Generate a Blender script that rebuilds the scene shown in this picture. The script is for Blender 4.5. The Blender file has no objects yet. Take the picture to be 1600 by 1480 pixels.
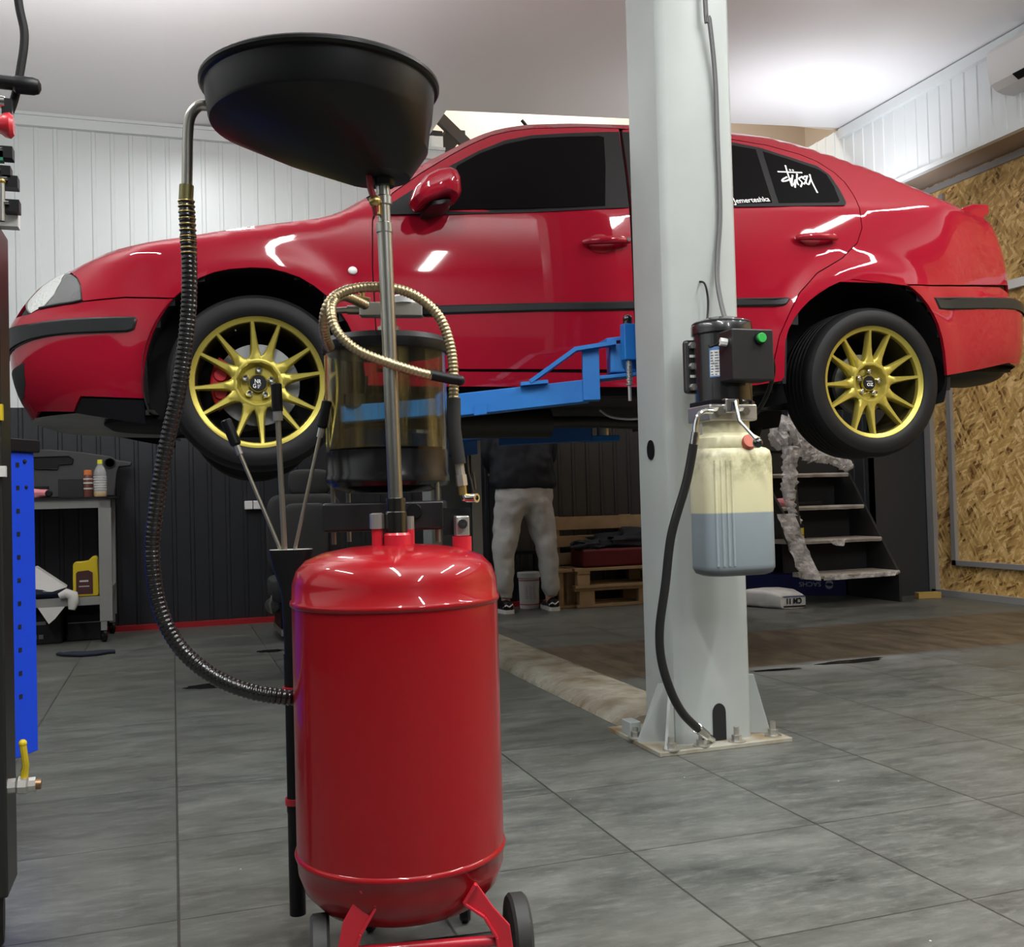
import bpy, math, random, bisect
from math import pi, sin, cos, radians as R
from mathutils import Vector as V, Matrix, geometry
random.seed(7)
SC=bpy.context.scene
# ---------------- camera ----------------
FPX=1580.;YAW,PIT,ROL=R(18.594),R(1.392),R(-1.547);HC=.82
def _cam():
    f=V((sin(YAW)*cos(PIT),cos(YAW)*cos(PIT),sin(PIT)));r0=V((cos(YAW),-sin(YAW),0));u0=r0.cross(f)
    r=r0*cos(ROL)+u0*sin(ROL);u=u0*cos(ROL)-r0*sin(ROL)
    cd=bpy.data.cameras.new('camera');cd.sensor_fit='HORIZONTAL';cd.sensor_width=36;cd.lens=FPX/1600*36;cd.clip_start=.05;cd.clip_end=60
    o=bpy.data.objects.new('camera',cd);SC.collection.objects.link(o)
    M=Matrix((r,u,-f)).transposed().to_4x4();M.translation=(0,0,HC);o.matrix_world=M;SC.camera=o
_cam()
# ---------------- world, lights, exposure ----------------
SC.view_settings.view_transform='Standard';SC.view_settings.look='None';SC.view_settings.exposure=0.14;SC.view_settings.gamma=1
SC.view_settings.use_curve_mapping=False
w=bpy.data.worlds.new('world');SC.world=w;w.use_nodes=True
w.node_tree.nodes['Background'].inputs[0].default_value=(.75,.8,.9,1);w.node_tree.nodes['Background'].inputs[1].default_value=.25
def area(name,loc,target,sx,sy,power,col=(1,1,1)):
    l=bpy.data.lights.new(name,'AREA');l.shape='RECTANGLE';l.size=sx;l.size_y=sy;l.energy=power;l.color=col
    o=bpy.data.objects.new(name,l);SC.collection.objects.link(o);o.location=loc
    d=V(target)-V(loc);o.rotation_euler=d.to_track_quat('-Z','Y').to_euler();return o
LW=(.98,.99,.985)
# tube rows under the ceiling, in front of and behind the car
area('ceiling_light_row',(0.2,0.6,3.30),(0.2,0.6,0),.10,2.0,70,LW)
area('ceiling_light_row',(2.6,1.2,3.38),(2.6,1.2,0),.10,2.0,75,LW)
area('ceiling_light_row',(-1.6,2.6,3.30),(-1.6,2.6,0),.10,2.4,60,LW)
area('ceiling_light_row',(1.5,-1.4,3.30),(1.5,-1.4,0),.10,1.6,60,LW)
area('ceiling_light_row',(4.3,1.6,3.42),(4.3,1.6,0),.1,2.4,70,LW)
area('ceiling_light_row',(0.2,5.9,3.28),(0.2,5.9,0),.10,1.8,20,LW)
area('ceiling_fill',(4.4,5.9,2.75),(4.3,6.3,3.6),1.2,.12,15,(.93,.93,1))  # unseen upward fills, added to brighten the ceiling
area('ceiling_fill',(-.6,4.4,2.6),(-.6,4.6,3.6),2.4,.12,46,LW)
area('ceiling_fill',(1.6,0.4,2.6),(1.6,0.5,3.6),3.0,.12,80,LW)
area('ceiling_fill',(3.6,2.6,2.7),(3.6,2.8,3.6),1.6,.12,22,LW)
area('recess_fill',(3.2,7.7,5.1),(3.2,7.7,3),1.5,.4,60,(1,.96,.9))  # unseen fill added to make the beige recess bright
# ---------------- helpers ----------------
def mat(name,col,rough=.5,metal=0,coat=0,bump=None,var=None,trans=0,alpha=1,ior=1.45,emis=0,spec=None):
    m=bpy.data.materials.new(name);m.use_nodes=True;nt=m.node_tree;b=nt.nodes['Principled BSDF']
    b.inputs['Base Color'].default_value=(*col,1);b.inputs['Roughness'].default_value=rough;b.inputs['Metallic'].default_value=metal
    if coat:b.inputs['Coat Weight'].default_value=coat;b.inputs['Coat Roughness'].default_value=.04
    if trans:b.inputs['Transmission Weight'].default_value=trans
    b.inputs['IOR'].default_value=ior;b.inputs['Alpha'].default_value=alpha
    if spec is not None:b.inputs['Specular IOR Level'].default_value=spec
    if emis:b.inputs['Emission Color'].default_value=(*col,1);b.inputs['Emission Strength'].default_value=emis
    tc=nt.nodes.new('ShaderNodeTexCoord')
    if var: # (scale, second colour, low, high)
        n=nt.nodes.new('ShaderNodeTexNoise');n.inputs['Scale'].default_value=var[0];n.inputs['Detail'].default_value=6
        nt.links.new(tc.outputs['Object'],n.inputs['Vector'])
        cr=nt.nodes.new('ShaderNodeValToRGB');cr.color_ramp.elements[0].position=var[2];cr.color_ramp.elements[1].position=var[3]
        cr.color_ramp.elements[0].color=(*col,1);cr.color_ramp.elements[1].color=(*var[1],1)
        nt.links.new(n.outputs['Fac'],cr.inputs[0]);nt.links.new(cr.outputs[0],b.inputs['Base Color'])
    if bump: # (scale, strength, distance)
        n=nt.nodes.new('ShaderNodeTexNoise');n.inputs['Scale'].default_value=bump[0];n.inputs['Detail'].default_value=4
        nt.links.new(tc.outputs['Object'],n.inputs['Vector'])
        bp=nt.nodes.new('ShaderNodeBump');bp.inputs['Strength'].default_value=bump[1];bp.inputs['Distance'].default_value=bump[2]
        nt.links.new(n.outputs['Fac'],bp.inputs['Height']);nt.links.new(bp.outputs[0],b.inputs['Normal'])
    return m
def tag(o,label=None,cat=None,group=None,kind=None):
    if label:o['label']=label
    if cat:o['category']=cat
    if group:o['group']=group
    if kind:o['kind']=kind
    return o
def thing(name,loc,label,cat,group=None):
    o=bpy.data.objects.new(name,None);o.empty_display_size=.05;SC.collection.objects.link(o);o.location=loc
    return tag(o,label,cat,group)
def wloc(o):
    p=V((0,0,0))
    while o is not None: p+=V(o.location);o=o.parent
    return p
def perp(a):
    a=V(a).normalized();b=V((0,0,1)) if abs(a.z)<.9 else V((1,0,0))
    x=b.cross(a).normalized();return x,a.cross(x).normalized()
def spline(P,n=6,closed=False):
    P=[V(p) for p in P];o=[];N=len(P)
    for i in range(N if closed else N-1):
        if closed:p0,p1,p2,p3=P[i-1],P[i],P[(i+1)%N],P[(i+2)%N]
        else:p0,p1,p2,p3=P[max(i-1,0)],P[i],P[i+1],P[min(i+2,N-1)]
        for k in range(n):
            t=k/n;o.append(.5*((2*p1)+(p2-p0)*t+(2*p0-5*p1+4*p2-p3)*t*t+(3*p1-p0-3*p2+p3)*t**3))
    if not closed:o.append(P[-1])
    return o
class MB:
    def __init__(s):s.v=[];s.f=[]
    def add(s,vs,fs):
        b=len(s.v);s.v+=[V(q) for q in vs];s.f+=[tuple(b+i for i in f) for f in fs];return s
    def box(s,c,d,rz=0,rot=None,taper=1):
        x,y,z=d[0]/2,d[1]/2,d[2]/2;M=rot if rot is not None else Matrix.Rotation(rz,3,'Z')
        vs=[V(c)+M@V((a*x*(taper if e>0 else 1),b*y*(taper if e>0 else 1),e*z)) for e in(-1,1) for a,b in((-1,-1),(1,-1),(1,1),(-1,1))]
        return s.add(vs,[(3,2,1,0),(4,5,6,7),(0,1,5,4),(1,2,6,5),(2,3,7,6),(3,0,4,7)])
    def lo(s,a,b):# box by corners
        return s.box([(a[i]+b[i])/2 for i in range(3)],[abs(b[i]-a[i]) for i in range(3)])
    def bar(s,a,b,w,h,up=(0,0,1)):
        a,b=V(a),V(b);d=(b-a);L=d.length;d.normalize();x=d.cross(V(up)).normalized();y=x.cross(d)
        M=Matrix((x,d,y)).transposed();return s.box((a+b)/2,(w,L,h),rot=M)
    def tube(s,P,r,n=12,caps=True,closed=False):
        P=[V(p) for p in P];N=len(P);rs=r if isinstance(r,(list,tuple)) else [r]*N;b=len(s.v);prev=None
        for i,p in enumerate(P):
            t=(P[(i+1)%N]-P[i-1]) if closed else (P[min(i+1,N-1)]-P[max(i-1,0)])
            if t.length<1e-9:t=V((0,0,1))
            t.normalize()
            if prev is None:x,_=perp(t)
            else:
                x=prev-t*prev.dot(t)
                if x.length<1e-6:x,_=perp(t)
                x.normalize()
            prev=x;y=t.cross(x)
            for k in range(n):
                a=2*pi*k/n;s.v.append(p+(x*cos(a)+y*sin(a))*rs[i])
        for i in range(N if closed else N-1):
            j=(i+1)%N
            for k in range(n):
                k2=(k+1)%n;s.f.append((b+i*n+k,b+i*n+k2,b+j*n+k2,b+j*n+k))
        if caps and not closed:
            s.f.append(tuple(b+k for k in range(n))[::-1]);s.f.append(tuple(b+(N-1)*n+k for k in range(n)))
        return s
    def cyl(s,a,b,r,r2=None,n=24):return s.tube([a,b],[r,r if r2 is None else r2],n)
    def lathe(s,prof,c,axis=(0,0,1),n=40,sx=1,a0=0,a1=2*pi):
        # prof: (radius, height along axis)
        ax=V(axis).normalized();x,y=perp(ax);b=len(s.v);full=abs(a1-a0-2*pi)<1e-6;m=n if full else n+1
        for r,h in prof:
            for k in range(m):
                a=a0+(a1-a0)*k/n;s.v.append(V(c)+ax*h+(x*cos(a)*sx+y*sin(a))*max(r,1e-5))
        for i in range(len(prof)-1):
            for k in range(n):
                k2=(k+1)%m;s.f.append((b+i*m+k,b+i*m+k2,b+(i+1)*m+k2,b+(i+1)*m+k))
        return s
    def prism(s,poly,d):
        "extrude a planar polygon of 3D points by vector d"
        P=[V(p) for p in poly];n=len(P);d=V(d)
        nr=sum(((P[i]-P[0]).cross(P[(i+1)%n]-P[0]) for i in range(n)),V((0,0,0)))
        if nr.dot(d)>0:P=P[::-1]
        return s.add(P+[p+d for p in P],[tuple(range(n)),tuple(range(2*n-1,n-1,-1))]+[(i,i+n,(i+1)%n+n,(i+1)%n) for i in range(n)])
    def loft(s,rings,caps=True):
        b=len(s.v);n=len(rings[0])
        for r in rings:s.v+=[V(p) for p in r]
        for i in range(len(rings)-1):
            for k in range(n):
                k2=(k+1)%n;s.f.append((b+i*n+k,b+i*n+k2,b+(i+1)*n+k2,b+(i+1)*n+k))
        if caps:s.f.append(tuple(range(b,b+n))[::-1]);s.f.append(tuple(range(b+(len(rings)-1)*n,b+len(rings)*n)))
        return s
    def grid(s,G,closed=False):
        b=len(s.v);m=len(G[0])
        for r in G:s.v+=[V(p) for p in r]
        for i in range(len(G)-1):
            for k in range(m-1):s.f.append((b+i*m+k,b+i*m+k+1,b+(i+1)*m+k+1,b+(i+1)*m+k))
        return s
    def sphere(s,c,r,n=16,sc=(1,1,1)):
        b=len(s.v);m=n//2
        for i in range(m+1):
            t=pi*i/m
            for k in range(n):
                a=2*pi*k/n;s.v.append(V(c)+V((sin(t)*cos(a)*r*sc[0],sin(t)*sin(a)*r*sc[1],cos(t)*r*sc[2])))
        for i in range(m):
            for k in range(n):s.f.append((b+i*n+k,b+(i+1)*n+k,b+(i+1)*n+(k+1)%n,b+i*n+(k+1)%n))
        return s
    def build(s,name,m,parent=None,smooth=.6,bevel=0,solid=0,sub=0,at=None,fixn=True):
        me=bpy.data.meshes.new(name);o0=wloc(parent) if parent else (V(at) if at is not None else V((0,0,0)))
        me.from_pydata([tuple(v-o0) for v in s.v],[],s.f);me.materials.append(m)
        if fixn:
            import bmesh
            bm=bmesh.new();bm.from_mesh(me);bmesh.ops.remove_doubles(bm,verts=bm.verts,dist=1e-6);bmesh.ops.recalc_face_normals(bm,faces=bm.faces);bm.to_mesh(me);bm.free()
        me.validate()
        if smooth:me.shade_smooth();me.set_sharp_from_angle(angle=smooth)
        o=bpy.data.objects.new(name,me);SC.collection.objects.link(o)
        if parent:o.parent=parent
        else:o.location=o0
        if sub:
            q=o.modifiers.new('s','SUBSURF');q.levels=sub;q.render_levels=sub
        if solid:
            q=o.modifiers.new('t','SOLIDIFY');q.thickness=solid
        if bevel:
            q=o.modifiers.new('b','BEVEL');q.width=bevel;q.segments=2;q.limit_method='ANGLE';q.angle_limit=.7;q.harden_normals=True
        return o
def text_mb(txt,org,right,up,size,depth=.001,mb=None,bold=0,xs=1):
    c=bpy.data.curves.new('t','FONT');c.body=txt;c.size=size;c.offset=bold;o=bpy.data.objects.new('t',c);SC.collection.objects.link(o)
    bpy.context.view_layer.update();me=bpy.data.meshes.new_from_object(o.evaluated_get(bpy.context.evaluated_depsgraph_get()))
    r,u=V(right).normalized(),V(up).normalized();n=r.cross(u);mb=mb or MB()
    b=len(mb.v)
    for v in me.vertices:mb.v.append(V(org)+r*v.co.x*xs+u*v.co.y+n*depth)
    for p in me.polygons:mb.f.append(tuple(b+i for i in p.vertices))
    bpy.data.objects.remove(o);bpy.data.curves.remove(c);bpy.data.meshes.remove(me);return mb
# ---------------- materials ----------------
M={}
M['paint']=mat('car_red',(.30,.007,.021),.35,0,1,spec=.0)
M['tank']=mat('tank_red',(.27,.006,.010),.30,0,.6,spec=.1,bump=(3,.12,.02))
M['redpaint']=mat('red_paint',(.50,.015,.03),.35,0,.4)
M['blackpl']=mat('black_plastic',(.007,.007,.008),.42,spec=.3)
M['trim']=mat('black_trim',(.015,.017,.018),.38,spec=.35)
M['liner']=mat('black_liner',(.006,.006,.007),.8)
M['glassdark']=mat('tinted_glass',(.001,.001,.0015),.05,0,0,spec=.07)
M['seal']=mat('window_seal',(.014,.014,.015),.42,spec=.3)
M['rubber']=mat('tyre_rubber',(.006,.006,.0065),.55,spec=.3,bump=(60,.2,.002))
M['gold']=mat('gold_wheel',(.45,.375,.075),.36,.6)
M['barrel']=mat('wheel_barrel',(.06,.05,.018),.4,.6)
M['disc']=mat('brake_disc',(.32,.33,.33),.38,.8)
M['chrome']=mat('chrome',(.62,.62,.6),.16,1)
M['steel']=mat('steel',(.42,.41,.37),.30,1,bump=(8,.1,.01))
M['zinc']=mat('zinc',(.55,.54,.5),.38,.9)
M['brass']=mat('brass',(.50,.36,.13),.33,.9)
M['goldhose']=mat('braided_hose',(.42,.34,.20),.36,.85)
M['postgrey']=mat('post_grey',(.355,.38,.365),.42,bump=(2.,.05,.02),var=(3.,(.315,.335,.32),.35,.75))
M['blue']=mat('lift_blue',(.015,.15,.48),.42,bump=(20,.08,.003),var=(6,(.02,.19,.55),.4,.7))
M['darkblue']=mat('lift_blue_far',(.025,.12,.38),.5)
M['cabblue']=mat('cabinet_blue',(.006,.055,.62),.42)
M['white']=mat('white',(.75,.75,.74),.5)
M['offwhite']=mat('off_white',(.62,.61,.58),.6)
M['clearpl']=mat('clear_plastic',(.9,.9,.88),.12,trans=.9,ior=1.2)
M['wood']=mat('pallet_wood',(.42,.29,.16),.7,var=(9,(.30,.20,.10),.3,.75),bump=(30,.2,.004))
M['greymetal']=mat('bench_grey',(.30,.30,.285),.4,.3)
M['pants']=mat('grey_sweatpants',(.44,.44,.43),.95,bump=(35,.3,.01),var=(7,(.52,.52,.50),.35,.7))
M['jacket']=mat('navy_jacket',(.010,.012,.018),.75)
M['skin']=mat('skin',(.5,.3,.22),.6)
M['yellow']=mat('yellow_plastic',(.65,.48,.02),.4)
M['green']=mat('green_button',(.03,.35,.06),.35)
M['navy']=mat('navy_cloth',(.01,.014,.03),.9)
M['pink']=mat('pink',(.7,.25,.28),.5)
M['wrap']=mat('plastic_wrap',(.92,.88,.86),.15,alpha=.5,bump=(30,1.,.03),spec=.9)
M['seatcloth']=mat('seat_cloth',(.035,.036,.036),.9,bump=(120,.2,.002))
M['darkstep']=mat('step_dark',(.02,.02,.02),.6)
M['stepwood']=mat('wrapped_tread',(.28,.25,.21),.35,bump=(25,.6,.01),var=(10,(.42,.39,.35),.4,.7))
M['orange']=mat('orange',(.7,.2,.05),.5)
M['lens']=mat('headlamp_lens',(.8,.82,.82),.06,alpha=.16,spec=.8)
def nodes(m):return m.node_tree.nodes,m.node_tree.links,m.node_tree.nodes['Principled BSDF']
def math_(N,L,op,a,b=None,c=None):
    n=N.new('ShaderNodeMath');n.operation=op
    for i,x in enumerate((a,b,c)):
        if x is None:continue
        if isinstance(x,(int,float)):n.inputs[i].default_value=x
        else:L.new(x,n.inputs[i])
    return n.outputs[0]
def mix_(N,L,f,a,b):
    n=N.new('ShaderNodeMix');n.data_type='RGBA'
    if isinstance(f,(int,float)):n.inputs[0].default_value=f
    else:L.new(f,n.inputs[0])
    for i,x in((6,a),(7,b)):
        if isinstance(x,tuple):n.inputs[i].default_value=(*x,1)
        else:L.new(x,n.inputs[i])
    return n.outputs[2]
def noise_(N,L,vec,scale,det=5,rough=.55,sc=None):
    if sc:
        mp=N.new('ShaderNodeMapping');mp.inputs['Scale'].default_value=sc;L.new(vec,mp.inputs[0]);vec=mp.outputs[0]
    n=N.new('ShaderNodeTexNoise');n.inputs['Scale'].default_value=scale;n.inputs['Detail'].default_value=det;n.inputs['Roughness'].default_value=rough
    L.new(vec,n.inputs['Vector']);return n.outputs['Fac']
def ramp_(N,L,x,a,b):
    n=N.new('ShaderNodeMapRange');n.inputs[1].default_value=a;n.inputs[2].default_value=b;L.new(x,n.inputs[0]);return n.outputs[0]
def floor_mat():
    m=mat('grey_stone_tiles',(.2,.2,.18),.4);N,L,B=nodes(m);g=N.new('ShaderNodeNewGeometry').outputs['Position']
    sp=N.new('ShaderNodeSeparateXYZ');L.new(g,sp.inputs[0]);x,y=sp.outputs[0],sp.outputs[1]
    def line(c,o,p,wd):
        t=math_(N,L,'DIVIDE',math_(N,L,'SUBTRACT',c,o),p);fr=math_(N,L,'FRACT',t)
        d=math_(N,L,'MINIMUM',fr,math_(N,L,'SUBTRACT',1.,fr));return math_(N,L,'LESS_THAN',d,wd/p),math_(N,L,'FLOOR',t)
    lx,ix=line(x,-.003,.4955,.0030);ly,iy=line(y,1.6375,.504,.0020)
    gr=math_(N,L,'MAXIMUM',lx,ly)
    # per-tile offset
    cb=N.new('ShaderNodeCombineXYZ');L.new(ix,cb.inputs[0]);L.new(iy,cb.inputs[1]);wn=N.new('ShaderNodeTexWhiteNoise');L.new(cb.outputs[0],wn.inputs['Vector'])
    va=N.new('ShaderNodeVectorMath');va.operation='MULTIPLY_ADD';L.new(wn.outputs['Color'],va.inputs[0]);va.inputs[1].default_value=(7,7,7);L.new(g,va.inputs[2]);tv=va.outputs[0]
    n1=noise_(N,L,tv,3.2,12,.72,(1,2.4,1));n2=noise_(N,L,tv,14,8,.7,(1,3.2,1));n3=noise_(N,L,g,.7,4)
    c=mix_(N,L,ramp_(N,L,n1,.32,.70),(.042,.046,.042),(.150,.157,.142))
    c=mix_(N,L,math_(N,L,'MULTIPLY',ramp_(N,L,n2,.5,.68),.5),c,(.20,.205,.19))
    c=mix_(N,L,math_(N,L,'MULTIPLY',ramp_(N,L,n3,.40,.62),.35),c,(.11,.105,.085))
    c=mix_(N,L,math_(N,L,'MULTIPLY',math_(N,L,'SUBTRACT',wn.outputs['Value'],.5),.25),c,(.05,.052,.05))
    # brown dirty drive track across the floor
    wob=math_(N,L,'MULTIPLY',math_(N,L,'SUBTRACT',noise_(N,L,g,3,4),.5),.10)
    yy=math_(N,L,'ADD',y,wob)
    br=math_(N,L,'MULTIPLY',math_(N,L,'MULTIPLY',ramp_(N,L,yy,4.10,4.17),ramp_(N,L,yy,5.22,5.16)),ramp_(N,L,math_(N,L,'ADD',x,wob),1.50,1.56))
    nb=noise_(N,L,g,5,6,.65,(2.2,.7,1))
    cb_=mix_(N,L,ramp_(N,L,nb,.35,.68),(.050,.036,.022),(.150,.112,.072))
    c=mix_(N,L,math_(N,L,'MULTIPLY',br,.92),c,cb_)
    # brown smear on the right, whitish sheen put into the colour in front of the track
    sm_=math_(N,L,'MULTIPLY',ramp_(N,L,noise_(N,L,g,1.6,5,.6,(1,1.6,1)),.50,.66),math_(N,L,'MULTIPLY',ramp_(N,L,x,2.2,2.9),ramp_(N,L,y,4.2,3.2)))
    c=mix_(N,L,math_(N,L,'MULTIPLY',sm_,.55),c,(.085,.068,.045))
    pl=math_(N,L,'MULTIPLY',math_(N,L,'MULTIPLY',ramp_(N,L,y,3.75,4.08),ramp_(N,L,y,4.18,4.10)),math_(N,L,'MULTIPLY',ramp_(N,L,x,1.9,2.3),ramp_(N,L,x,4.,3.2)))
    c=mix_(N,L,math_(N,L,'MULTIPLY',pl,math_(N,L,'MULTIPLY',ramp_(N,L,noise_(N,L,g,4,5),.3,.6),.6)),c,(.33,.33,.32))
    c=mix_(N,L,math_(N,L,'MULTIPLY',gr,.85),c,(.028,.026,.022))
    # crumbs of grit
    vo=N.new('ShaderNodeTexVoronoi');vo.inputs['Scale'].default_value=6.5;L.new(g,vo.inputs['Vector'])
    sp2=math_(N,L,'LESS_THAN',vo.outputs['Distance'],.016);c=mix_(N,L,sp2,c,(.55,.55,.5))
    L.new(c,B.inputs['Base Color'])
    L.new(ramp_(N,L,n1,.2,.8),B.inputs['Roughness'])
    rr=N.new('ShaderNodeMapRange');rr.inputs[3].default_value=.30;rr.inputs[4].default_value=.52;L.new(n1,rr.inputs[0]);L.new(rr.outputs[0],B.inputs['Roughness'])
    bp=N.new('ShaderNodeBump');bp.inputs['Strength'].default_value=.35;bp.inputs['Distance'].default_value=.004
    h=math_(N,L,'SUBTRACT',math_(N,L,'MULTIPLY',noise_(N,L,tv,14,6,.6,(1,3,1)),.6),gr);L.new(h,bp.inputs['Height']);L.new(bp.outputs[0],B.inputs['Normal'])
    return m
def osb_mat():
    m=mat('osb_board',(.5,.32,.12),.45);N,L,B=nodes(m);tc=N.new('ShaderNodeNewGeometry').outputs['Position']
    def flakes(rot,sc,seed):
        mp=N.new('ShaderNodeMapping');mp.inputs['Rotation'].default_value=(rot,0,0);mp.inputs['Location'].default_value=(0,seed,seed)
        mp2=N.new('ShaderNodeMapping');mp2.inputs['Scale'].default_value=sc;L.new(tc,mp.inputs[0]);L.new(mp.outputs[0],mp2.inputs[0])
        w=N.new('ShaderNodeTexNoise');w.inputs['Scale'].default_value=1.5;L.new(mp2.outputs[0],w.inputs['Vector'])
        v=N.new('ShaderNodeTexVoronoi');v.inputs['Scale'].default_value=1;v.inputs['Randomness'].default_value=1
        mm=N.new('ShaderNodeVectorMath');mm.operation='MULTIPLY_ADD';L.new(w.outputs['Color'],mm.inputs[0]);mm.inputs[1].default_value=(.35,.35,.35);L.new(mp2.outputs[0],mm.inputs[2]);L.new(mm.outputs[0],v.inputs['Vector'])
        s=N.new('ShaderNodeSeparateColor');L.new(v.outputs['Color'],s.inputs[0]);return s.outputs[0],v.outputs['Distance']
    a,da=flakes(.5,(20,52,11),0);b,db=flakes(.35,(20,11,56),3.1);c_,dc=flakes(-.55,(20,44,10),7.7)
    k=math_(N,L,'GREATER_THAN',noise_(N,L,tc,11,3),.5);v=math_(N,L,'ADD',math_(N,L,'MULTIPLY',a,k),math_(N,L,'MULTIPLY',b,math_(N,L,'SUBTRACT',1.,k)))
    v=math_(N,L,'ADD',math_(N,L,'MULTIPLY',v,.62),math_(N,L,'MULTIPLY',c_,.38))
    cr=N.new('ShaderNodeValToRGB');e=cr.color_ramp.elements;e[0].position=.10;e[0].color=(.16,.075,.02,1);e[1].position=.90;e[1].color=(.85,.60,.27,1)
    for p,q in((.22,(.42,.25,.08,1)),(.55,(.60,.38,.13,1))):
        x=e.new(p);x.color=q
    L.new(v,cr.inputs[0]);L.new(cr.outputs[0],B.inputs['Base Color'])
    bp=N.new('ShaderNodeBump');bp.inputs['Strength'].default_value=.3;bp.inputs['Distance'].default_value=.004;L.new(v,bp.inputs['Height']);L.new(bp.outputs[0],B.inputs['Normal'])
    return m
def film_mat():
    m=M['wrap'];N,L,B=nodes(m);tc=N.new('ShaderNodeTexCoord').outputs['Object']
    f=noise_(N,L,tc,9,5,.6);L.new(math_(N,L,'MULTIPLY_ADD',ramp_(N,L,f,.36,.66),.62,.22),B.inputs['Alpha'])
film_mat()
M['floor']=floor_mat();M['osb']=osb_mat()
M['wallwhite']=mat('ribbed_white',(.70,.74,.74),.38);M['walldark']=mat('ribbed_anthracite',(.020,.022,.026),.42)
M['ceil']=mat('ceiling_white',(.86,.86,.86),.30,bump=(.8,.15,.05))
M['beige']=mat('beige_wall',(.75,.66,.56),.8);M['redtrim']=mat('red_trim',(.35,.015,.02),.4)
M['soffit']=mat('brown_soffit',(.40,.31,.24),.35);M['framegrey']=mat('galvanised_frame',(.42,.42,.42),.4,.5)
# ---------------- car surface ----------------
import math,bisect
def lerp_tab(T,x):
    if x<=T[0][0]: return T[0][1]
    for (a,b),(c,d) in zip(T,T[1:]):
        if x<=c: return b+(d-b)*(x-a)/(c-a)
    return T[-1][1]
def sm(a,b,x):
    t=min(1.,max(0.,(x-a)/(b-a))); return t*t*(3-2*t)
PLAN=[(-.945,0),(-.94,.16),(-.925,.32),(-.885,.48),(-.805,.62),(-.68,.735),(-.50,.81),(-.25,.852),(0,.868),(.4,.875),(1.0,.877),(1.7,.877),(2.3,.875),(2.7,.868),(3.0,.85),(3.22,.81),(3.38,.74),(3.48,.62),(3.535,.46),(3.56,.28),(3.57,.1),(3.572,0)]
def _build():
    pts=[];n=len(PLAN)
    for i in range(n-1):
        p0=PLAN[max(i-1,0)];p1=PLAN[i];p2=PLAN[i+1];p3=PLAN[min(i+2,n-1)]
        if i==0:p0=(p2[0],-p2[1])
        if i==n-2:p3=(p1[0],-p1[1])
        for k in range(16):
            t=k/16
            pts.append(tuple(.5*((2*p1[j])+(-p0[j]+p2[j])*t+(2*p0[j]-5*p1[j]+4*p2[j]-p3[j])*t*t+(-p0[j]+3*p1[j]-3*p2[j]+p3[j])*t**3) for j in (0,1)))
    pts.append(PLAN[-1])
    s=[0.]
    for a,b in zip(pts,pts[1:]): s.append(s[-1]+math.hypot(b[0]-a[0],b[1]-a[1]))
    s0=next(si-p[0] for si,p in zip(s,pts) if p[0]>=1.0)
    return [si-s0 for si in s],pts
PS,PP=_build()
S0,S1=PS[0],PS[-1]
import bisect
def plan(s):
    s=min(max(s,S0),S1-1e-9);i=min(max(bisect.bisect_right(PS,s)-1,0),len(PS)-2)
    t=(s-PS[i])/(PS[i+1]-PS[i]);a,b=PP[i],PP[i+1]
    def tan(j):
        a_,b_=PP[max(j-1,0)],PP[min(j+1,len(PP)-1)]
        if j==0:return (0,1)
        if j==len(PP)-1:return (0,-1)
        l=math.hypot(b_[0]-a_[0],b_[1]-a_[1]);return ((b_[0]-a_[0])/l,(b_[1]-a_[1])/l)
    ta,tb=tan(i),tan(i+1);tx=ta[0]*(1-t)+tb[0]*t;ty=ta[1]*(1-t)+tb[1]*t;l=math.hypot(tx,ty)
    return a[0]+(b[0]-a[0])*t,a[1]+(b[1]-a[1])*t,-ty/l,tx/l
ZTOP=[(-1.6,1.70),(-1.25,1.712),(-1.0,1.722),(-.9,1.728),(-.63,1.750),(-.45,1.762),(-.33,1.775),(-.24,1.788),(-.1,1.815),(.056,1.843),(.217,1.868),(.29,1.888),(.326,1.91),(.379,1.947),(.444,1.995),(.526,2.05),(.677,2.169),(.791,2.243),(.869,2.297),(.94,2.338),(1.011,2.370),(1.09,2.392),(1.165,2.407),(1.334,2.425),(1.602,2.437),(1.814,2.446),(2.093,2.426),(2.264,2.409),(2.408,2.370),(2.545,2.316),(2.684,2.257),(2.815,2.187),(2.944,2.124),(3.06,2.095),(3.2,2.086),(3.35,2.078),(3.5,2.068),(3.7,2.06),(4.2,2.055)]
def ztop(s): return lerp_tab(ZTOP,s)
def inset(s,z):
    zb=1.865+.062*s
    i=.025*((z-1.62)/.35)**2 if z<zb else .025*((zb-1.62)/.35)**2+.14*(z-zb)/.5
    if z>zb: i+=.42*(z-zb)-.05*(1-math.exp(-(z-zb)/.05))*0
    kf=sm(-.30,-.85,s) if False else sm(.30,.85,-s)
    if z>1.5: i+=kf*(.45*(z-1.5)+1.2*(z-1.5)**2)
    if z<1.36: i+=kf*(1.1*(1.36-z))**2
    kr=sm(2.9,3.3,s)
    i+=kr*.05*sm(1.655,1.675,z)
    if z<1.45: i+=kr*(1.2*(1.45-z))**2
    if z>1.8: i+=kr*.5*(z-1.8)**2
    zt=ztop(s);r=.06
    if z>zt-r:
        q=min(1.,(z-zt+r)/r);i+=.8*r*(1-math.sqrt(max(0,1-q*q)))
    return i
ARCHF=(0.,1.288,.380);ARCHR=(2.488,1.318,.394)
def flare(s,z):
    f=0.
    for (a,b,r),k in((ARCHF,.010),(ARCHR,.022)):
        if z>b-.15 or 1:
            d=math.hypot(s-a,z-b)-r
            if d<.13: f=max(f,k*(1-sm(.02,.12,max(d,0))))
    return f
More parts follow.
